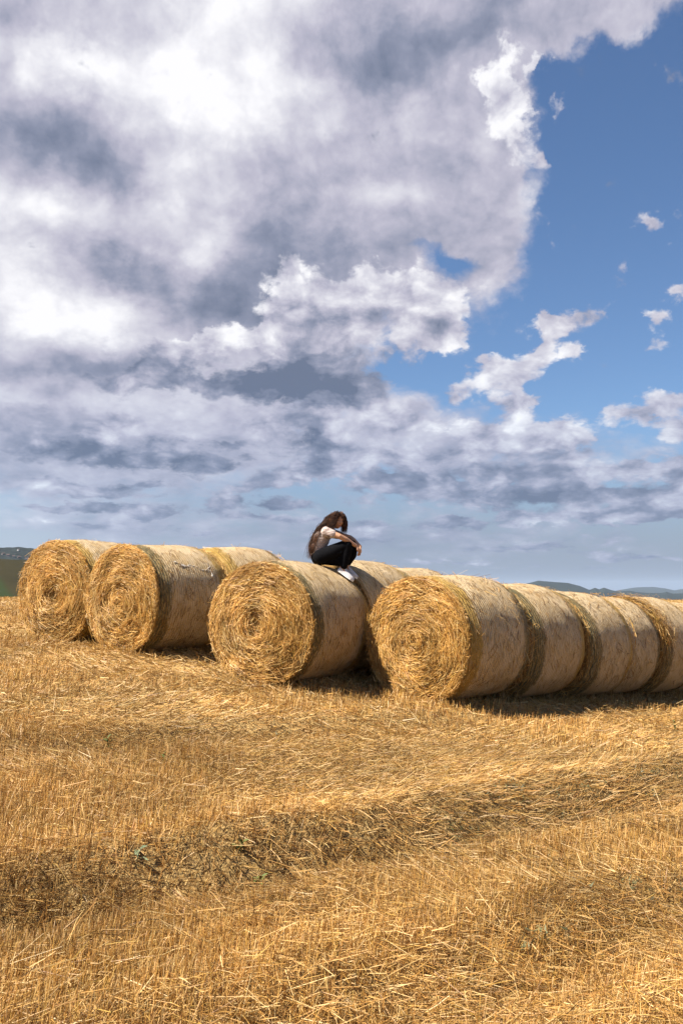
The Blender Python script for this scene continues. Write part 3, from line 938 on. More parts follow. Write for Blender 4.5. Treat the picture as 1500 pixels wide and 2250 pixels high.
def loose_threads(root, R, L):
    m_ = mat_flat('white_thread', (0.70, 0.64, 0.56), 0.6, 0.3)
    rng = np.random.default_rng(4)
    for (t0, y0_, t1, y1_) in ((0.72, 0.38, 0.52, 0.98), (0.66, 0.50, 0.60, 0.66), (0.70, 1.00, 0.42, 1.04)):
        n = 26
        u = np.linspace(0, 1, n)
        w = np.cumsum(rng.normal(0, 1, (2, n)), 1); w = w - w[:, :1] - (w[:, -1:] - w[:, :1]) * u
        t = t0 + (t1 - t0) * u + w[0] * 0.018
        y = y0_ + (y1_ - y0_) * u + w[1] * 0.016
        r = R + 0.006
        c = np.stack([r * 1.02 * np.cos(t), y, R - 0.035 + r * np.sin(t)], -1)
        tv = unit(np.gradient(c, axis=0)); nv = np.stack([np.cos(t), 0 * t, np.sin(t)], -1); sv = np.cross(tv, nv)
        g = np.linspace(0, 2 * np.pi, 5, endpoint=False)
        ring = c[:, None] + 0.0042 * (np.cos(g)[None, :, None] * nv[:, None] + np.sin(g)[None, :, None] * sv[:, None])
        f = grid_faces(5, n, True)
        mesh_obj('loose_thread', ring.transpose(1, 0, 2).reshape(-1, 3), f, m_, root)


loose_threads(BALES[1][0], 0.80, 1.36)
bale(3, B3, A3, 0.80, 1.36, 'green', 'yellow', 'straw bale the person sits on, a dark green band beside its wound end face', 19000, 2300, wide=1.06)
bale(4, B4, A4, 0.82, 1.40, 'yellow', 'green', 'front straw bale of the long right row, yellow band beside its end face', 19000, 2300, messy=1.0)
bale(5, along(B2, A2, 1.48, 0.03), A2, 0.79, 1.36, 'yellow', 'green', 'pale straw bale lying end to end behind the second bale from the left', 400, 700)
bale(6, along(B3, A3, 1.43, 0.06, 0.02), A3 + 0.03, 0.81, 1.36, None, 'yellow', 'straw bale directly behind the sitting person, her shadow across its net', 400, 700)
bale(7, along(B3, A3, 2.88, -0.02, 0.04), A3 + 0.05, 0.80, 1.36, 'green', 'yellow', 'farthest straw bale of the middle row, only its top above the front right bale', 300, 500)
bale(8, along(B4, A4, 1.45, -0.10), A4, 0.82, 1.40, 'green', 'yellow', 'second straw bale of the long right row, a green band next to the front bale', 900, 800)
bale(9, along(B4, A4, 2.93, -0.21, 0.05), A4, 0.82, 1.34, 'green', 'yellow', 'third straw bale of the long right row, bright white top and dark green near band', 900, 700)
bale(10, along(B4, A4, 4.29, -0.29, -0.05), A4 + 0.02, 0.81, 1.13, None, 'green', 'fourth straw bale of the right row, narrow pale strip before the shaggy one', 600, 600)
bale(11, along(B4, A4, 5.48, -0.34, -0.02), A4, 0.85, 1.40, 'green', 'yellow', 'shaggy straw bale with torn net and loose straw over its rim, right edge', 900, 900, messy=2.0)
bale(12, along(B4, A4, 6.96, -0.44, 0.0), A4, 0.82, 1.40, None, 'yellow', 'last straw bale of the long right row, cut off by the edge of the picture', 600, 600)


# ------------------------------------------------------------------ straw and stubble on the ground
def outside_bales(x, y, pad=0.0):
    ok = np.ones(len(x), bool)
    for (_, bx, by, az, R, L) in BALES:
        dx, dy = x - bx, y - by
        s = dx * math.sin(az) + dy * math.cos(az)
        p = dx * math.cos(az) - dy * math.sin(az)
        ok &= ~((s > 0.05 - pad) & (s < L - 0.05 + pad) & (np.abs(p) < 0.36 * R + pad))
    return ok


def wedge(rng, n, r0, r1, half=0.56):
    r = np.sqrt(rng.uniform(r0 * r0, r1 * r1, n))
    a = rng.uniform(-half, half, n)
    return r * np.sin(a), r * np.cos(a)


def masks(x, y):
    stand = fbm(x * 0.55 + 3, y * 0.55 - 7, 71, 3)
    s, a = rut_dist(x, y)
    rut = np.exp(-(s / 0.42) ** 2) + 0.45 * np.exp(-((s + 1.75) / 0.36) ** 2) + 0.5 * np.exp(-((s - 3.2) / 0.4) ** 2)
    return stand, np.clip(rut, 0, 1)


def field_straw():
    rng = np.random.default_rng(5)
    seg3, seg2 = [[], [], [], []], [[], [], [], []]
    bands = [(2.2, 5.0, 60000, 0.0034, 3), (2.2, 5.0, 90000, 0.0030, 2), (5.0, 9.0, 90000, 0.0044, 3), (5.0, 9.0, 90000, 0.0040, 2), (9.0, 16.0, 150000, 0.0075, 2), (16.0, 32.0, 90000, 0.013, 2), (32.0, 72.0, 60000, 0.03, 2)]
    for (r0, r1, n, wd, K) in bands:
        x, y = wedge(rng, n, r0, r1)
        keep = outside_bales(x, y)
        x, y = x[keep], y[keep]; n = len(x)
        stand, rut = masks(x, y)
        tuft = fbm(x * 5.5, y * 5.5, 81, 2)
        # standing stubble in patches, thinner in the tracks
        is_st = rng.random(n) < np.clip((stand - 0.44) * 3.2, 0.05, 0.66) * (1 - 0.85 * rut)
        drop = rng.random(n) < 0.30 * rut + 0.25 * (tuft < 0.36)
        x, y, is_st, rut, stand, tuft = (a_[~drop] for a_ in (x, y, is_st, rut, stand, tuft)); n = len(x)
        z = height(x, y)
        # flow of the fallen straw: sweeps in loose curves
        fl = 2.2 + 5.0 * fbm(x * 0.42 + 11, y * 0.42, 91, 2) + 2.4 * (fbm(x * 1.7, y * 1.7, 93, 2) - 0.5)
        ang = fl + rng.normal(0, 0.70, n)
        hl = np.where(is_st, rng.uniform(0.04, 0.135, n), rng.gamma(3.0, 0.029, n).clip(0.03, 0.22))
        far = min(1.0, r0 / 16.0)
        tiltst = np.abs(rng.normal(0.28, 0.28, n)).clip(0, 1.1)
        pitch = np.where(is_st, np.pi / 2 - tiltst, rng.normal(0.13, 0.24, n).clip(-0.25, 1.1))
        azst = np.where(is_st, 0.9 + rng.normal(0, 1.2, n), ang)
        d = np.stack([np.cos(azst) * np.cos(pitch), np.sin(azst) * np.cos(pitch), np.sin(pitch)], -1)
        base = np.stack([x, y, z + np.where(is_st, -0.01, rng.gamma(2.0, 0.014, n) * (1 - 0.6 * rut))], -1)
        s = np.linspace(0, 1, K)[None, :, None]
        pts = base[:, None] + d[:, None] * s * hl[:, None, None]
        if K == 3:
            bend = rng.normal(0, 0.04, (n, 3)) * hl[:, None] * np.array((1, 1, 0.35))
            pts[:, 1] += bend
            kink = rng.random(n) < 0.10
            pts[kink, 2] += np.stack([rng.normal(0, .05, kink.sum()), rng.normal(0, .05, kink.sum()), -np.abs(rng.normal(0, .06, kink.sum()))], -1)
        # nothing below the soil
        for k in range(1, K):
            g = height(pts[:, k, 0], pts[:, k, 1]) if r1 < 20 else z
            pts[:, k, 2] = np.maximum(pts[:, k, 2], g + 0.002)
        side = unit(np.cross(d, rng.normal(0, 1, (n, 3)) + np.array((0, -0.6, 0.8))))
        w = wd * rng.uniform(0.6, 1.35, n)
        c = straw_tint(rng, n)
        c = np.where(is_st[:, None], c * np.array((1.0, 0.94, 0.84)), c)
        tone = 0.62 + 0.74 * fbm(x * 0.8, y * 0.8, 95, 3) + 0.40 * (tuft - 0.5)
        rut_dark = rut[:, None] * np.array((0.26, 0.30, 0.33))          # trodden straw in the tracks, with the trough's shade put into its tint
        c = c * tone[:, None] * (1 - rut_dark)
        tgt = seg3 if K == 3 else seg2
        for lst, a_ in zip(tgt, (pts, w, side, c)):
            lst.append(a_)
    # long stems thrown about in the foreground
    n = 420
    x, y = wedge(rng, n, 2.3, 11.0)
    k = outside_bales(x, y, 0.1); x, y = x[k], y[k]; n = len(x)
    z = height(x, y)
    az = rng.uniform(0, 6.28, n); pt = np.abs(rng.normal(0.25, 0.35, n)).clip(0, 1.3)
    d = np.stack([np.cos(az) * np.cos(pt), np.sin(az) * np.cos(pt), np.sin(pt)], -1)
    ln = rng.gamma(4.0, 0.040, n).clip(0.08, 0.28)
    base = np.stack([x, y, z + rng.uniform(0.01, 0.06, n)], -1)
    pts = base[:, None] + d[:, None] * np.linspace(0, 1, 3)[None, :, None] * ln[:, None, None]
    pts[:, 1, 2] += rng.normal(0.01, 0.012, n)
    for lst, a_ in zip(seg3, (pts, rng.uniform(0.0024, 0.004, n), unit(np.cross(d, rng.normal(0, 1, (n, 3)) + np.array((0, -1, 1)))), straw_tint(rng, n, (0.4, 0.1, 0.05, 0.45, 0, 0)) * 1.05)):
        lst.append(a_)
    # tufts standing along the foot of the bales
    for (_, bx, by, azb, R, L) in BALES:
        n = 900
        t = rng.uniform(0, 1, n)
        edge = rng.random(n) < 0.45
        s = np.where(edge, rng.normal(-0.05, 0.08, n), rng.uniform(-0.1, L + 0.05, n))
        p = np.where(edge, rng.uniform(-0.6, 0.6, n) * R, (0.42 + np.abs(rng.normal(0, 0.16, n))) * R)
        x = bx + math.sin(azb) * s + math.cos(azb) * p
        y = by + math.cos(azb) * s - math.sin(azb) * p
        z = height(x, y) - 0.01
        az = rng.uniform(0, 6.28, n); pt = rng.uniform(0.5, 1.5, n)
        d = np.stack([np.cos(az) * np.cos(pt), np.sin(az) * np.cos(pt), np.sin(pt)], -1)
        ln = rng.gamma(3, 0.035, n).clip(0.04, 0.3)
        pts = np.stack([x, y, z], -1)[:, None] + d[:, None] * np.linspace(0, 1, 3)[None, :, None] * ln[:, None, None]
        for lst, a_ in zip(seg3, (pts, rng.uniform(0.004, 0.009, n), unit(np.cross(d, rng.normal(0, 1, (n, 3)))), straw_tint(rng, n))):
            lst.append(a_)
    names = (('stubble', seg3, 3, 'golden cut stubble and fallen straw covering the near field'), ('far_stubble', seg2, 2, 'golden stubble covering the field further back around the bales'))
    for nm, sg, K, lab in names:
        P, W_, S_, C_ = (np.concatenate(a_) for a_ in sg)
        v, f = ribbons(P, W_, S_, 0.55)
        o = mesh_obj(nm, v, f, M_STRAW, None, col=np.repeat(C_, K * 2, 0), smooth=False)
        tag(o, lab, 'stubble', None, 'stuff')


field_straw()



# ------------------------------------------------------------------ weeds
M_LEAF = mat_flat('weed_leaf', (0.080, 0.100, 0.026), 0.6, 0.15, 25.0, 0.3)
M_LEAF_PALE = mat_flat('pale_weed_leaf', (0.13, 0.16, 0.085), 0.6, 0.35, 25.0, 0.25)


def ground_at(px, py):
    d = pix_dir(px, py)
    ts = np.linspace(2.0, 30.0, 2800)
    z = EYE[2] + d.z * ts
    g = height(d.x * ts, d.y * ts)
    k = int(np.argmax(z < g))
    return d.x * ts[k], d.y * ts[k], float(g[k])


def leaf_mesh(ln, wd, droop, mat):
    st = np.array((0, 0.15, 0.4, 0.65, 0.85, 1.0)); w = np.array((0.08, 0.5, 1.0, 0.85, 0.45, 0.02)) * wd / 2
    V = []
    for a_, h in zip(st, w):
        z = ln * (0.55 * a_ - droop * a_ * a_)
        V += [(a_ * ln, -h, z + h * 0.5), (a_ * ln, 0, z), (a_ * ln, h, z + h * 0.5)]
    F = [[i * 3 + j, (i + 1) * 3 + j, (i + 1) * 3 + j + 1, i * 3 + j + 1] for i in range(5) for j in range(2)]
    me = bpy.data.meshes.new('leaf')
    me.from_pydata(V, [], F)
    me.polygons.foreach_set('use_smooth', np.ones(len(F), bool))
    me.materials.append(mat)
    return me


def weed(px, py, ht, nl, ln, label, mat, seed):
    rng = np.random.default_rng(seed)
    root = empty('weed', ground_at(px, py), (0, 0, rng.uniform(0, 6)))
    tag(root, label, 'weed', 'green weeds in the stubble')
    g = np.linspace(0, 2 * np.pi, 6, endpoint=False)
    k = np.linspace(0, 1, 5)
    c = np.stack([0.02 * k ** 2, 0.01 * k, k * ht - 0.01], -1)
    ring = c[:, None] + (0.004 * (1 - 0.5 * k))[:, None, None] * np.stack([np.cos(g), np.sin(g), 0 * g], -1)[None]
    mesh_obj('stem', ring.transpose(1, 0, 2).reshape(-1, 3), grid_faces(6, 5, True), mat, root)
    me = leaf_mesh(ln, ln * 0.42, 0.35, mat)
    for i in range(nl):
        o = bpy.data.objects.new('leaf', me)
        u = (i + 0.5) / nl
        o.location = (0.02 * u * u, 0.01 * u, ht * u)
        o.rotation_euler = (rng.normal(0, 0.2), rng.uniform(-0.7, 0.2), i * 2.4 + rng.normal(0, 0.3))
        sc_ = rng.uniform(0.65, 1.1) * (1 - 0.35 * u)
        o.scale = (sc_, sc_, sc_)
        o.parent = root
        COL.objects.link(o)


weed(240, 1652, 0.13, 9, 0.075, 'upright broad-leaved green weed in the stubble below the second bale', M_LEAF, 1)
weed(362, 1682, 0.10, 6, 0.055, 'smaller thin green weed just right of the broad-leaved one', M_LEAF, 2)
weed(527, 1872, 0.05, 8, 0.075, 'dark green weed on the upper lip of the wheel track', M_LEAF, 3)
weed(300, 1893, 0.07, 4, 0.085, 'pale green weed left of the wheel track, with two long leaves', M_LEAF_PALE, 4)
weed(567, 1945, 0.03, 9, 0.080, 'low flat green weed down in the wheel track, nearest the viewer', M_LEAF, 5)
weed(1482, 1612, 0.15, 8, 0.060, 'green weed at the right edge, in front of the bale shadow', M_LEAF, 6)


def ground_cover():
    """small grey-green weeds among the straw, right of the middle"""
    rng = np.random.default_rng(61)
    P, S, C = [], [], []
    for (cx, cy, rx, ry, n) in ((1270, 1715, 260, 70, 420), (1120, 1745, 60, 34, 150), (1010, 1840, 60, 30, 64), (1440, 1690, 110, 60, 200), (1190, 2110, 120, 70, 48), (1400, 1960, 160, 100, 64), (640, 1600, 360, 60, 40)):
        for _ in range(n // 8):
            x, y, z = ground_at(cx + rng.normal(0, rx * 0.5), min(2240, cy + rng.normal(0, ry * 0.5)))
            for k in range(8):
                a = rng.uniform(0, 6.28); e = rng.uniform(0.1, 1.1); ln = rng.uniform(0.015, 0.04)
                d = np.array((math.cos(a) * math.cos(e), math.sin(a) * math.cos(e), math.sin(e)))
                b = np.array((x, y, z)) + rng.normal(0, 0.015, 3) + np.array((0, 0, rng.uniform(0.02, 0.07)))
                P.append(np.stack([b, b + d * ln * 0.5, b + d * ln])); S.append(np.cross(d, rng.normal(0, 1, 3) + np.array((0, -0.5, 1))))
                C.append(np.array((0.125, 0.125, 0.055)) * rng.uniform(0.6, 1.4))
    P, S, C = np.array(P), unit(np.array(S)), np.array(C)
    v, f = ribbons(P, np.random.default_rng(3).uniform(0.005, 0.011, len(P)), S, 0.2)
    o = mesh_obj('ground_weeds', v, f, M_STRAW, None, col=np.repeat(C, 6, 0))
    tag(o, 'scattered low grey-green weeds among the straw right of the middle', 'weeds', None, 'stuff')


ground_cover()

# ------------------------------------------------------------------ the sitting person
def capsule_mesh(joints, edges, root=None):
    """tapered limbs between joints {name: (x, y, z, r[, depth r])}; remeshed() grows them into one skin"""
    V, F, off = [], [], 0
    na, nb = 20, 6
    g = np.linspace(0, 2 * np.pi, na, endpoint=False)
    for a, b in edges:
        A, B = np.array(joints[a][:3], float), np.array(joints[b][:3], float)
        ra, rb = joints[a][3:], joints[b][3:]
        d = B - A
        ln = np.linalg.norm(d)
        d = d / ln
        ref = np.array((0, 1.0, 0)) if abs(d[1]) < 0.9 else np.array((0, 0, 1.0))
        sv = ref - d * np.dot(ref, d); sv /= np.linalg.norm(sv)
        uv = np.cross(d, sv)
        rows = []
        ends = ((A, ra, -1), (B, rb, 1))
        for (C, r, sg) in ends:
            r0, r1 = r[0], (r[1] if len(r) > 1 else r[0])
            e = np.linspace(np.pi / 2 - 0.04, 0, nb) if sg < 0 else np.linspace(0, np.pi / 2 - 0.04, nb)
            for t in e:
                rows.append(C + d * (sg * math.sin(t) * min(r0, r1)) + math.cos(t) * (sv * (r0 * np.cos(g))[:, None] + uv * (r1 * np.sin(g))[:, None]))
        n = len(rows)
        v = np.stack(rows, 1).reshape(-1, 3)          # (angle, row)
        f = grid_faces(na, n, True).tolist()
        f.append([k * n for k in range(na)][::-1]); f.append([k * n + n - 1 for k in range(na)])
        V.append(v); F += [[q_ + off for q_ in p] for p in f]; off += len(v)
    return np.concatenate(V), F


def remeshed(name, chunks, voxel, mat, parent, smooth_it=2):
    """weld several closed shapes into one continuous surface"""
    V, F, off = [], [], 0
    for v, f in chunks:
        V.append(np.asarray(v, float)); F += [[i + off for i in p] for p in f]; off += len(v)
    me = bpy.data.meshes.new(name)
    me.from_pydata([tuple(p) for p in np.concatenate(V)], [], F)
    o = bpy.data.objects.new(name, me)
    COL.objects.link(o)
    r = o.modifiers.new('weld', 'REMESH')
    r.mode = 'VOXEL'; r.voxel_size = voxel; r.use_smooth_shade = True
    if smooth_it:
        sm = o.modifiers.new('smooth', 'SMOOTH')
        sm.factor = 0.5; sm.iterations = smooth_it
    dg = bpy.context.evaluated_depsgraph_get()
    out = bpy.data.meshes.new_from_object(o.evaluated_get(dg))
    bpy.data.objects.remove(o)
    out.name = name
    out.materials.clear(); out.materials.append(mat)
    out.polygons.foreach_set('use_smooth', np.ones(len(out.polygons), bool))
    ob = bpy.data.objects.new(name, out)
    COL.objects.link(ob)
    ob.parent = parent
    return ob


def sphere_grid(nu, nv):
    u = np.linspace(0, 2 * np.pi, nu, endpoint=False)
    w = np.linspace(0.02, np.pi - 0.02, nv)
    U, W_ = np.meshgrid(u, w, indexing='ij')
    v = np.stack([np.sin(W_) * np.cos(U), np.sin(W_) * np.sin(U), np.cos(W_)], -1).reshape(-1, 3)
    f = grid_faces(nu, nv, True)[:, ::-1].tolist()
    f.append([i * nv for i in range(nu)]); f.append([i * nv + nv - 1 for i in range(nu)][::-1])
    return v, f


def bump3(p, c, s):
    return np.exp(-(((p - np.array(c)) / np.array(s)) ** 2).sum(-1))


def build_person():
    ax = np.array((math.sin(A3), math.cos(A3))); pr = np.array((math.cos(A3), -math.sin(A3)))
    seat = np.array(B3[:2]) + ax * 1.05 + pr * 0.18
    rz = math.atan2(-0.087, 0.996)
    wide = 1.06

    def bale_top(f, l):
        """height of the bale's top under a point of the person's own frame"""
        w = seat + np.array((math.cos(rz), math.sin(rz))) * f + np.array((-math.sin(rz), math.cos(rz))) * l
        p = float(np.dot(w - np.array(B3[:2]), pr)) / wide
        return B3[2] - 0.035 + math.sqrt(max(0.8 ** 2 - p * p, 0.01))
    z0 = bale_top(0, 0)
    P = empty('person', (seat[0], seat[1], z0), (0, 0, rz))
    tag(P, 'person with long dark curly hair, pale shirt and black trousers, hunched atop a bale', 'person')
    m_skin = mat_flat('skin', (0.40, 0.215, 0.125), 0.5, 0.4, 30.0, 0.06)
    m_trous = mat_flat('black_denim', (0.005, 0.005, 0.006), 0.9, 0.04, 60.0, 0.4)
    m_white = mat_flat('white_canvas', (0.50, 0.48, 0.48), 0.6, 0.3, 40.0, 0.08)
    m_sole = mat_flat('white_rubber', (0.66, 0.64, 0.62), 0.5, 0.4)
    m_lip = mat_flat('lip', (0.26, 0.075, 0.06), 0.45, 0.4)
    m_dark = mat_flat('eye_dark', (0.015, 0.010, 0.008), 0.3, 0.5)

    # --- body
    J = {
        'pelvis': (0.0, 0.0, 0.105, 0.115, 0.10), 'waist': (-0.015, 0.0, 0.20, 0.10, 0.085), 'chest': (0.035, 0.0, 0.33, 0.115, 0.095), 'upper': (0.085, 0.0, 0.415, 0.10, 0.075),
        'neck': (0.130, 0.0, 0.475, 0.043), 'neck2': (0.185, -0.006, 0.525, 0.040),
        'sh_n': (0.105, -0.145, 0.435, 0.050), 'el_n': (0.285, -0.185, 0.365, 0.036), 'fo_n': (0.36, -0.15, 0.325, 0.037), 'wr_n': (0.500, -0.070, 0.240, 0.023),
        'sh_f': (0.125, 0.145, 0.435, 0.050), 'el_f': (0.400, 0.175, 0.365, 0.036), 'fo_f': (0.45, 0.125, 0.325, 0.037), 'wr_f': (0.548, 0.015, 0.235, 0.023),
        'hip_n': (0.03, -0.085, 0.10, 0.088), 'th_n': (0.20, -0.10, 0.185, 0.075), 'kn_n': (0.376, -0.105, 0.255, 0.055), 'ca_n': (0.370, -0.10, 0.13, 0.050), 'an_n': (0.325, -0.095, -0.050, 0.030),
        'hip_f': (0.03, 0.085, 0.10, 0.088), 'th_f': (0.23, 0.09, 0.185, 0.075), 'kn_f': (0.435, 0.085, 0.245, 0.055), 'ca_f': (0.425, 0.075, 0.14, 0.050), 'an_f': (0.368, 0.06, -0.022, 0.030),
    }
    E = [('pelvis', 'waist'), ('waist', 'chest'), ('chest', 'upper'), ('upper', 'neck'), ('neck', 'neck2'), ('upper', 'sh_n'), ('sh_n', 'el_n'), ('el_n', 'fo_n'), ('fo_n', 'wr_n'),
         ('upper', 'sh_f'), ('sh_f', 'el_f'), ('el_f', 'fo_f'), ('fo_f', 'wr_f'), ('pelvis', 'hip_n'), ('hip_n', 'th_n'), ('th_n', 'kn_n'), ('kn_n', 'ca_n'), ('ca_n', 'an_n'),
         ('pelvis', 'hip_f'), ('hip_f', 'th_f'), ('th_f', 'kn_f'), ('kn_f', 'ca_f'), ('ca_f', 'an_f')]
    feet = {}
    for side, (hx, hy, tx, ty) in {'n': (0.275, -0.095, 0.435, -0.105), 'f': (0.318, 0.060, 0.475, 0.055)}.items():
        hz = bale_top(hx, hy) - z0 + 0.012; tz = bale_top(tx, ty) - z0 + 0.012
        feet[side] = (np.array((hx, hy, hz)), np.array((tx, ty, tz)))
        J['he_' + side] = (hx + 0.03, hy, hz + 0.05, 0.030); J['to_' + side] = (tx - 0.03, ty, tz + 0.035, 0.026, 0.018)
        E += [('an_' + side, 'he_' + side), ('he_' + side, 'to_' + side)]
    chunks = [capsule_mesh(J, E, 'pelvis')]

    # hands: palm, four bent fingers of unequal length, thumb from the side of the palm
    def hand(wr, dirv, upv, sgn, curl):
        w = np.array(wr); d = np.array(dirv, float); d /= np.linalg.norm(d)
        u = np.array(upv, float); u -= d * np.dot(u, d); u /= np.linalg.norm(u)        # back of the hand
        s_ = np.cross(d, u) * sgn                                                     # towards the thumb
        HJ = {'w': (*w, 0.021, 0.016), 'p': (*(w + d * 0.045), 0.034, 0.015), 'p2': (*(w + d * 0.075), 0.036, 0.014)}
        HE = [('w', 'p'), ('p', 'p2')]
        out = [capsule_mesh(HJ, HE, 'w')]
        for k, (o_, ln) in enumerate(((0.028, 0.066), (0.010, 0.075), (-0.009, 0.070), (-0.027, 0.055))):
            b = w + d * 0.072 + s_ * o_
            c1 = curl * (0.8 + 0.1 * k)
            d1 = d * math.cos(c1) - u * math.sin(c1); d2 = d * math.cos(c1 * 2.0) - u * math.sin(c1 * 2.0); d3 = d * math.cos(c1 * 2.7) - u * math.sin(c1 * 2.7)
            a1 = b + d1 * ln * 0.45; a2 = a1 + d2 * ln * 0.32; a3 = a2 + d3 * ln * 0.26
            out.append(capsule_mesh({'a': (*(b - d * 0.015), 0.0098), 'b': (*a1, 0.0092), 'c': (*a2, 0.0086), 'e': (*a3, 0.0070)}, [('a', 'b'), ('b', 'c'), ('c', 'e')], 'a'))
        b = w + d * 0.022 + s_ * 0.022
        t1 = b + (d * 0.6 + s_ * 0.7) * 0.034 - u * 0.006; t2 = t1 + (d * 0.95 + s_ * 0.15 - u * 0.25) * 0.030
        out.append(capsule_mesh({'a': (*b, 0.0125), 'b': (*t1, 0.0105), 'c': (*t2, 0.0080)}, [('a', 'b'), ('b', 'c')], 'a'))
        return out
    chunks += hand(J['wr_n'][:3], (0.62, 0.28, -0.72), (0.75, -0.35, 0.55), 1, 0.42)
    chunks += hand(J['wr_f'][:3], (0.12, -0.45, -0.88), (0.92, 0.25, 0.10), -1, 0.45)

    # head: skull, face with brow, nose, sockets, mouth, chin and ears
    hv, hf = sphere_grid(56, 40)
    v = hv * np.array((0.094, 0.073, 0.110))
    low = np.clip(-v[:, 2] / 0.11, 0, 1)
    v[:, 1] *= 1 - 0.34 * low ** 1.5
    v[:, 0] = np.where(v[:, 0] < 0, v[:, 0] * (1 - 0.30 * low), v[:, 0] * (1 - 0.10 * low))
    fr = hv[:, 0] > 0.2
    disp = 0.026 * bump3(v, (0.095, 0, -0.022), (0.05, 0.011, 0.017)) + 0.010 * bump3(v, (0.095, 0, 0.004), (0.05, 0.009, 0.022)) + 0.006 * bump3(v, (0.085, 0, 0.030), (0.05, 0.045, 0.011))
    disp += 0.008 * bump3(v, (0.075, 0, -0.056), (0.05, 0.022, 0.010)) + 0.012 * bump3(v, (0.06, 0, -0.100), (0.05, 0.024, 0.018))
    for sg in (-1, 1):
        disp -= 0.011 * bump3(v, (0.085, 0.030 * sg, 0.008), (0.05, 0.017, 0.011))
        disp += 0.004 * bump3(v, (0.075, 0.042 * sg, -0.022), (0.05, 0.020, 0.018))
    v[:, 0] += disp * fr
    for sg in (-1, 1):
        e = bump3(v, (-0.008, 0.074 * sg, -0.008), (0.016, 0.03, 0.028))
        v[:, 1] += sg * 0.014 * e
    HR = Euler((RAD(-4), RAD(9), RAD(-60))).to_matrix()
    HC = np.array((0.245, -0.012, 0.588))
    Rm = np.array(HR)

    def head_pt(a):
        return np.asarray(a) @ Rm.T + HC
    chunks.append((head_pt(v), hf))
    remeshed('body', chunks, 0.0055, m_skin, P, 1)

    # features of the face
    for sg in (-1, 1):
        sv, sf = sphere_grid(14, 10)
        o = mesh_obj('eye', head_pt(sv * np.array((0.006, 0.013, 0.006)) + np.array((0.078, 0.029 * sg, 0.008))), sf, m_dark, P)
        t = np.linspace(-1, 1, 7)
        pts = np.stack([0.090 - 0.010 * t ** 2, 0.031 * sg + 0.018 * t, 0.030 - 0.004 * t ** 2], -1)
        top = head_pt(pts + np.array((0.003, 0, 0.004))); bot = head_pt(pts + np.array((0.003, 0, -0.003)))
        mesh_obj('eyebrow', np.concatenate([top, bot]), [[i, i + 1, i + 8, i + 7] for i in range(6)], m_dark, P)
    sv, sf = sphere_grid(18, 12)
    lp = sv * np.array((0.007, 0.021, 0.0085)); lp[:, 2] *= 1 - 0.35 * np.exp(-(lp[:, 1] / 0.006) ** 2) * (lp[:, 2] > 0)
    mesh_obj('lips', head_pt(lp + np.array((0.082, 0, -0.058))), sf, m_lip, P)

    # --- clothes
    TJ = {'pelvis': (-0.005, 0.0, 0.100, 0.128, 0.118), 'belt': (-0.02, 0, 0.165, 0.105, 0.098),
          'hip_n': (0.03, -0.09, 0.098, 0.103), 'th_n': (0.20, -0.105, 0.165, 0.102), 'kn_n': (0.380, -0.107, 0.255, 0.074), 'ca_n': (0.365, -0.102, 0.12, 0.074), 'hem_n': (0.335, -0.097, -0.030, 0.052),
          'hip_f': (0.03, 0.09, 0.098, 0.103), 'th_f': (0.23, 0.095, 0.165, 0.102), 'kn_f': (0.440, 0.087, 0.255, 0.074), 'ca_f': (0.425, 0.078, 0.13, 0.074), 'hem_f': (0.382, 0.064, 0.020, 0.047)}
    TJ['seat_a'] = (0.05, 0.0, 0.075, 0.11, 0.085); TJ['seat_b'] = (0.27, 0.0, 0.045, 0.12, 0.075)
    TE = [('seat_a', 'seat_b'), ('belt', 'pelvis'), ('pelvis', 'hip_n'), ('hip_n', 'th_n'), ('th_n', 'kn_n'), ('kn_n', 'ca_n'), ('ca_n', 'hem_n'), ('pelvis', 'hip_f'), ('hip_f', 'th_f'), ('th_f', 'kn_f'), ('kn_f', 'ca_f'), ('ca_f', 'hem_f')]
    remeshed('trousers', [capsule_mesh(TJ, TE, 'pelvis')], 0.010, m_trous, P, 3)
    SJ = {'hem': (-0.030, 0, 0.165, 0.112, 0.102), 'waist': (-0.022, 0, 0.225, 0.118, 0.100), 'chest': (0.030, 0, 0.335, 0.130, 0.106), 'upper': (0.080, 0, 0.415, 0.112, 0.086), 'neck': (0.118, 0, 0.455, 0.058),
          'sh_n': (0.104, -0.145, 0.430, 0.067), 'sl_n': (0.190, -0.168, 0.395, 0.060), 'sh_f': (0.125, 0.145, 0.430, 0.067), 'sl_f': (0.23, 0.16, 0.405, 0.060)}
    SE = [('hem', 'waist'), ('waist', 'chest'), ('chest', 'upper'), ('upper', 'neck'), ('upper', 'sh_n'), ('sh_n', 'sl_n'), ('upper', 'sh_f'), ('sh_f', 'sl_f')]
    m_shirt, q = new_mat('printed_shirt')
    Pc = q.n('ShaderNodeTexCoord').outputs['Object']
    nz = q.noise(Pc, 14.0, 3.0, 0.5, dist=0.8)
    nf = q.noise(q.v('MULTIPLY', Pc, (14.0, 10.0, 34.0)), 1.0, 3.0, 0.55, dist=0.8)
    c = q.mix(q.smooth(nz, 0.56, 0.66), (0.40, 0.315, 0.28), (0.17, 0.11, 0.09))
    b = q.n('ShaderNodeBump')
    b.inputs['Strength'].default_value = 1.0
    b.inputs['Distance'].default_value = 0.030
    q.put(b.inputs['Height'], nf)
    principled(q, c, 0.8, 0.2, b.outputs[0], 0.1)
    remeshed('shirt', [capsule_mesh(SJ, SE, 'chest')], 0.010, m_shirt, P, 2)

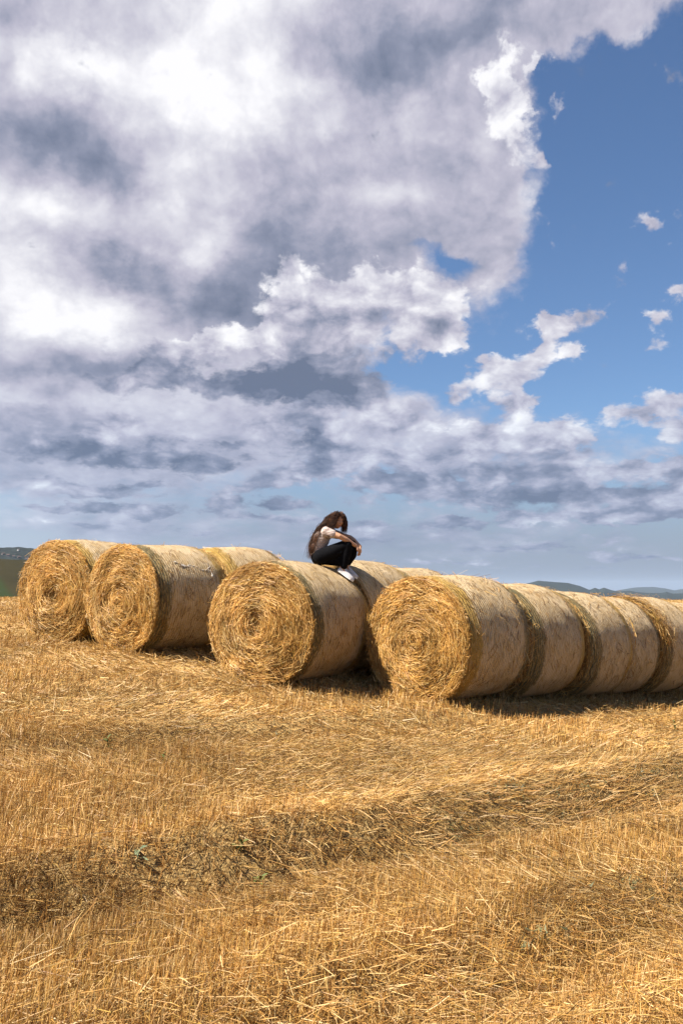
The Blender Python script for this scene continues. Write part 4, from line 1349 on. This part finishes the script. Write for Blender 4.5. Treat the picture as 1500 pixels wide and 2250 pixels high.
    # shoes: upper and sole along each foot
    for side, (h, t) in feet.items():
        d = t - h; ln = np.linalg.norm(d); d = d / ln
        h = h - d * 0.028; ln += 0.060
        lv = np.array((-d[1], d[0], 0)); lv /= np.linalg.norm(lv); up = np.cross(d, lv)
        st = np.array((0, 0.04, 0.14, 0.30, 0.48, 0.66, 0.82, 0.94, 1.0))
        wd = np.array((0.018, 0.030, 0.035, 0.033, 0.036, 0.042, 0.040, 0.028, 0.010)) * 0.9
        ht = np.array((0.055, 0.075, 0.078, 0.072, 0.060, 0.048, 0.040, 0.032, 0.020))
        ang = np.linspace(0, np.pi, 11)
        V, n = [], len(ang)
        for a_, w_, h_ in zip(st, wd, ht):
            for g in ang:
                V.append(h + d * (a_ * ln) + lv * (math.cos(g) * w_ * (1 - 0.25 * math.sin(g) ** 2)) + up * (0.012 + math.sin(g) ** 0.8 * h_ - 0.002))
        F = [[i * n + j, (i + 1) * n + j, (i + 1) * n + j + 1, i * n + j + 1] for i in range(len(st) - 1) for j in range(n - 1)] + [list(range(n))[::-1], [(len(st) - 1) * n + j for j in range(n)]]
        shoe = mesh_obj('shoe', np.array(V), F, m_white, P)
        V, F = [], []
        for lev in (-0.010, 0.016):
            for sg in (1, -1):
                rng_ = range(len(st)) if sg == 1 else range(len(st) - 1, -1, -1)
                for i in rng_:
                    V.append(h + d * (st[i] * ln * 1.02 - 0.002) + lv * (sg * (wd[i] + 0.004)) + up * lev)
        n = 2 * len(st)
        F = [[i, (i + 1) % n, n + (i + 1) % n, n + i] for i in range(n)] + [list(range(n))[::-1], [n + i for i in range(n)]]
        mesh_obj('sole', np.array(V), F, m_sole, shoe, smooth=False)

    # --- hair: a cap and several hundred curled locks
    m_hair, q = new_mat('dark_curly_hair')
    at = q.n('ShaderNodeAttribute', attribute_name='tint')
    principled(q, at.outputs['Color'], 0.55, 0.22)
    rng = np.random.default_rng(77)
    n, K = 1700, 24
    th = rng.uniform(-np.pi, np.pi, n); cz = rng.uniform(-0.15, 1.0, n)
    face = (np.abs(th) < 0.85) & (cz < 0.62)
    th[face] = np.where(th[face] >= 0, 1, -1) * rng.uniform(0.9, np.pi, face.sum())
    sr = np.sqrt(1 - cz ** 2)
    root = np.stack([sr * np.cos(th) * 0.098, sr * np.sin(th) * 0.078, cz * 0.114], -1)
    nrm = unit(root / np.array((0.098, 0.078, 0.114)) ** 2)
    rw = head_pt(root); nw = nrm @ Rm.T
    sidev = np.sin(th)
    front = (np.abs(th) < 1.45)
    near_side = sidev < 0
    end = np.stack([np.where(front, np.where(near_side, rng.uniform(0.11, 0.20, n), rng.uniform(0.28, 0.36, n)), rng.normal(-0.115, 0.035, n)),
                    np.where(front, np.where(near_side, -rng.uniform(0.09, 0.14, n), rng.uniform(-0.02, 0.08, n)), np.clip(sidev * 0.12 + 0.03 + rng.normal(0, 0.04, n), -0.085, 0.2)),
                    np.where(front, rng.uniform(0.40, 0.53, n), rng.uniform(0.055, 0.40, n))], -1)
    # the locks on the face side hang close beside the cheek
    back = ~front
    end[back, 0] += (end[back, 2] - 0.10) * 0.30
    mid1 = rw + nw * rng.uniform(0.03, 0.075, (n, 1)) + np.array((-0.012, 0, 0.0))
    mid2 = np.where(front[:, None], rw * 0.35 + end * 0.65 + nw * 0.03, np.stack([end[:, 0] * 0.55 + 0.03 + 0 * end[:, 0], end[:, 1] * 1.08, 0.44 + 0.05 * rng.random(n)], -1))
    mid2[back, 0] -= 0.035
    s = np.linspace(0, 1, K)[None, :, None]
    path = rw[:, None] * (1 - s) ** 3 + 3 * mid1[:, None] * s * (1 - s) ** 2 + 3 * mid2[:, None] * s ** 2 * (1 - s) + end[:, None] * s ** 3
    ph = rng.uniform(0, 6.28, n)[:, None]; fq = rng.uniform(2.2, 4.6, n)[:, None] * 2 * np.pi; am = rng.uniform(0.007, 0.022, n)[:, None] * np.minimum(s[..., 0] * 4, 1)
    tang = unit(np.gradient(path, axis=1))
    a1 = unit(np.cross(tang, np.array((0.3, 0.9, 0.1)))); a2 = np.cross(tang, a1)
    path = path + a1 * (np.cos(fq * s[..., 0] + ph) * am)[..., None] + a2 * (np.sin(fq * s[..., 0] + ph) * am)[..., None]
    # keep the locks outside the back and shoulders
    for ctr, rad_ in (((0.03, 0, 0.33), 0.150), ((-0.02, 0, 0.22), 0.135), ((0.09, 0, 0.42), 0.115), ((0.105, -0.145, 0.43), 0.072), ((0.125, 0.145, 0.43), 0.072)):
        dv = path - np.array(ctr); dl = np.linalg.norm(dv, axis=-1, keepdims=True)
        path = np.where(dl < rad_, np.array(ctr) + dv / np.maximum(dl, 1e-4) * rad_, path)
    tang = unit(np.gradient(path, axis=1))
    a1 = unit(np.cross(tang, np.array((0.3, 0.9, 0.1)))); a2 = np.cross(tang, a1)
    rr_ = (rng.uniform(0.0016, 0.0038, n)[:, None] * np.interp(np.linspace(0, 1, K), [0, 0.1, 0.75, 1], [0.9, 1, 0.85, 0.15])[None])[..., None]
    ring = [path + (a1 * math.cos(g) + a2 * math.sin(g)) * rr_ for g in (0, 2.094, 4.189)]
    V = np.stack(ring, 2).reshape(-1, 3)
    b = (np.arange(n) * K * 3)[:, None, None] + (np.arange(K - 1) * 3)[None, :, None]
    j = np.arange(3)[None, None, :]
    F = np.stack([b + j, b + (j + 1) % 3, b + 3 + (j + 1) % 3, b + 3 + j], -1).reshape(-1, 4)
    base = np.where(rng.random((n, 1)) < 0.40, np.array([[0.095, 0.040, 0.018]]), np.array([[0.030, 0.014, 0.009]])) * rng.uniform(0.7, 1.4, (n, 1))
    hair = mesh_obj('hair', V, F, m_hair, P, col=np.repeat(base, K * 3, 0))
    cv, cf = sphere_grid(40, 26)
    keep = (cv[:, 2] > -0.35) & ~((cv[:, 0] > 0.52) & (cv[:, 2] < 0.60))
    cf = [f_ for f_ in cf if all(keep[i] for i in f_)]
    cap = mesh_obj('hair_cap', head_pt(cv * np.array((0.103, 0.083, 0.119))), cf, m_hair, hair, col=np.tile(np.array((0.018, 0.009, 0.006)), (len(cv), 1)))
    return P


build_person()
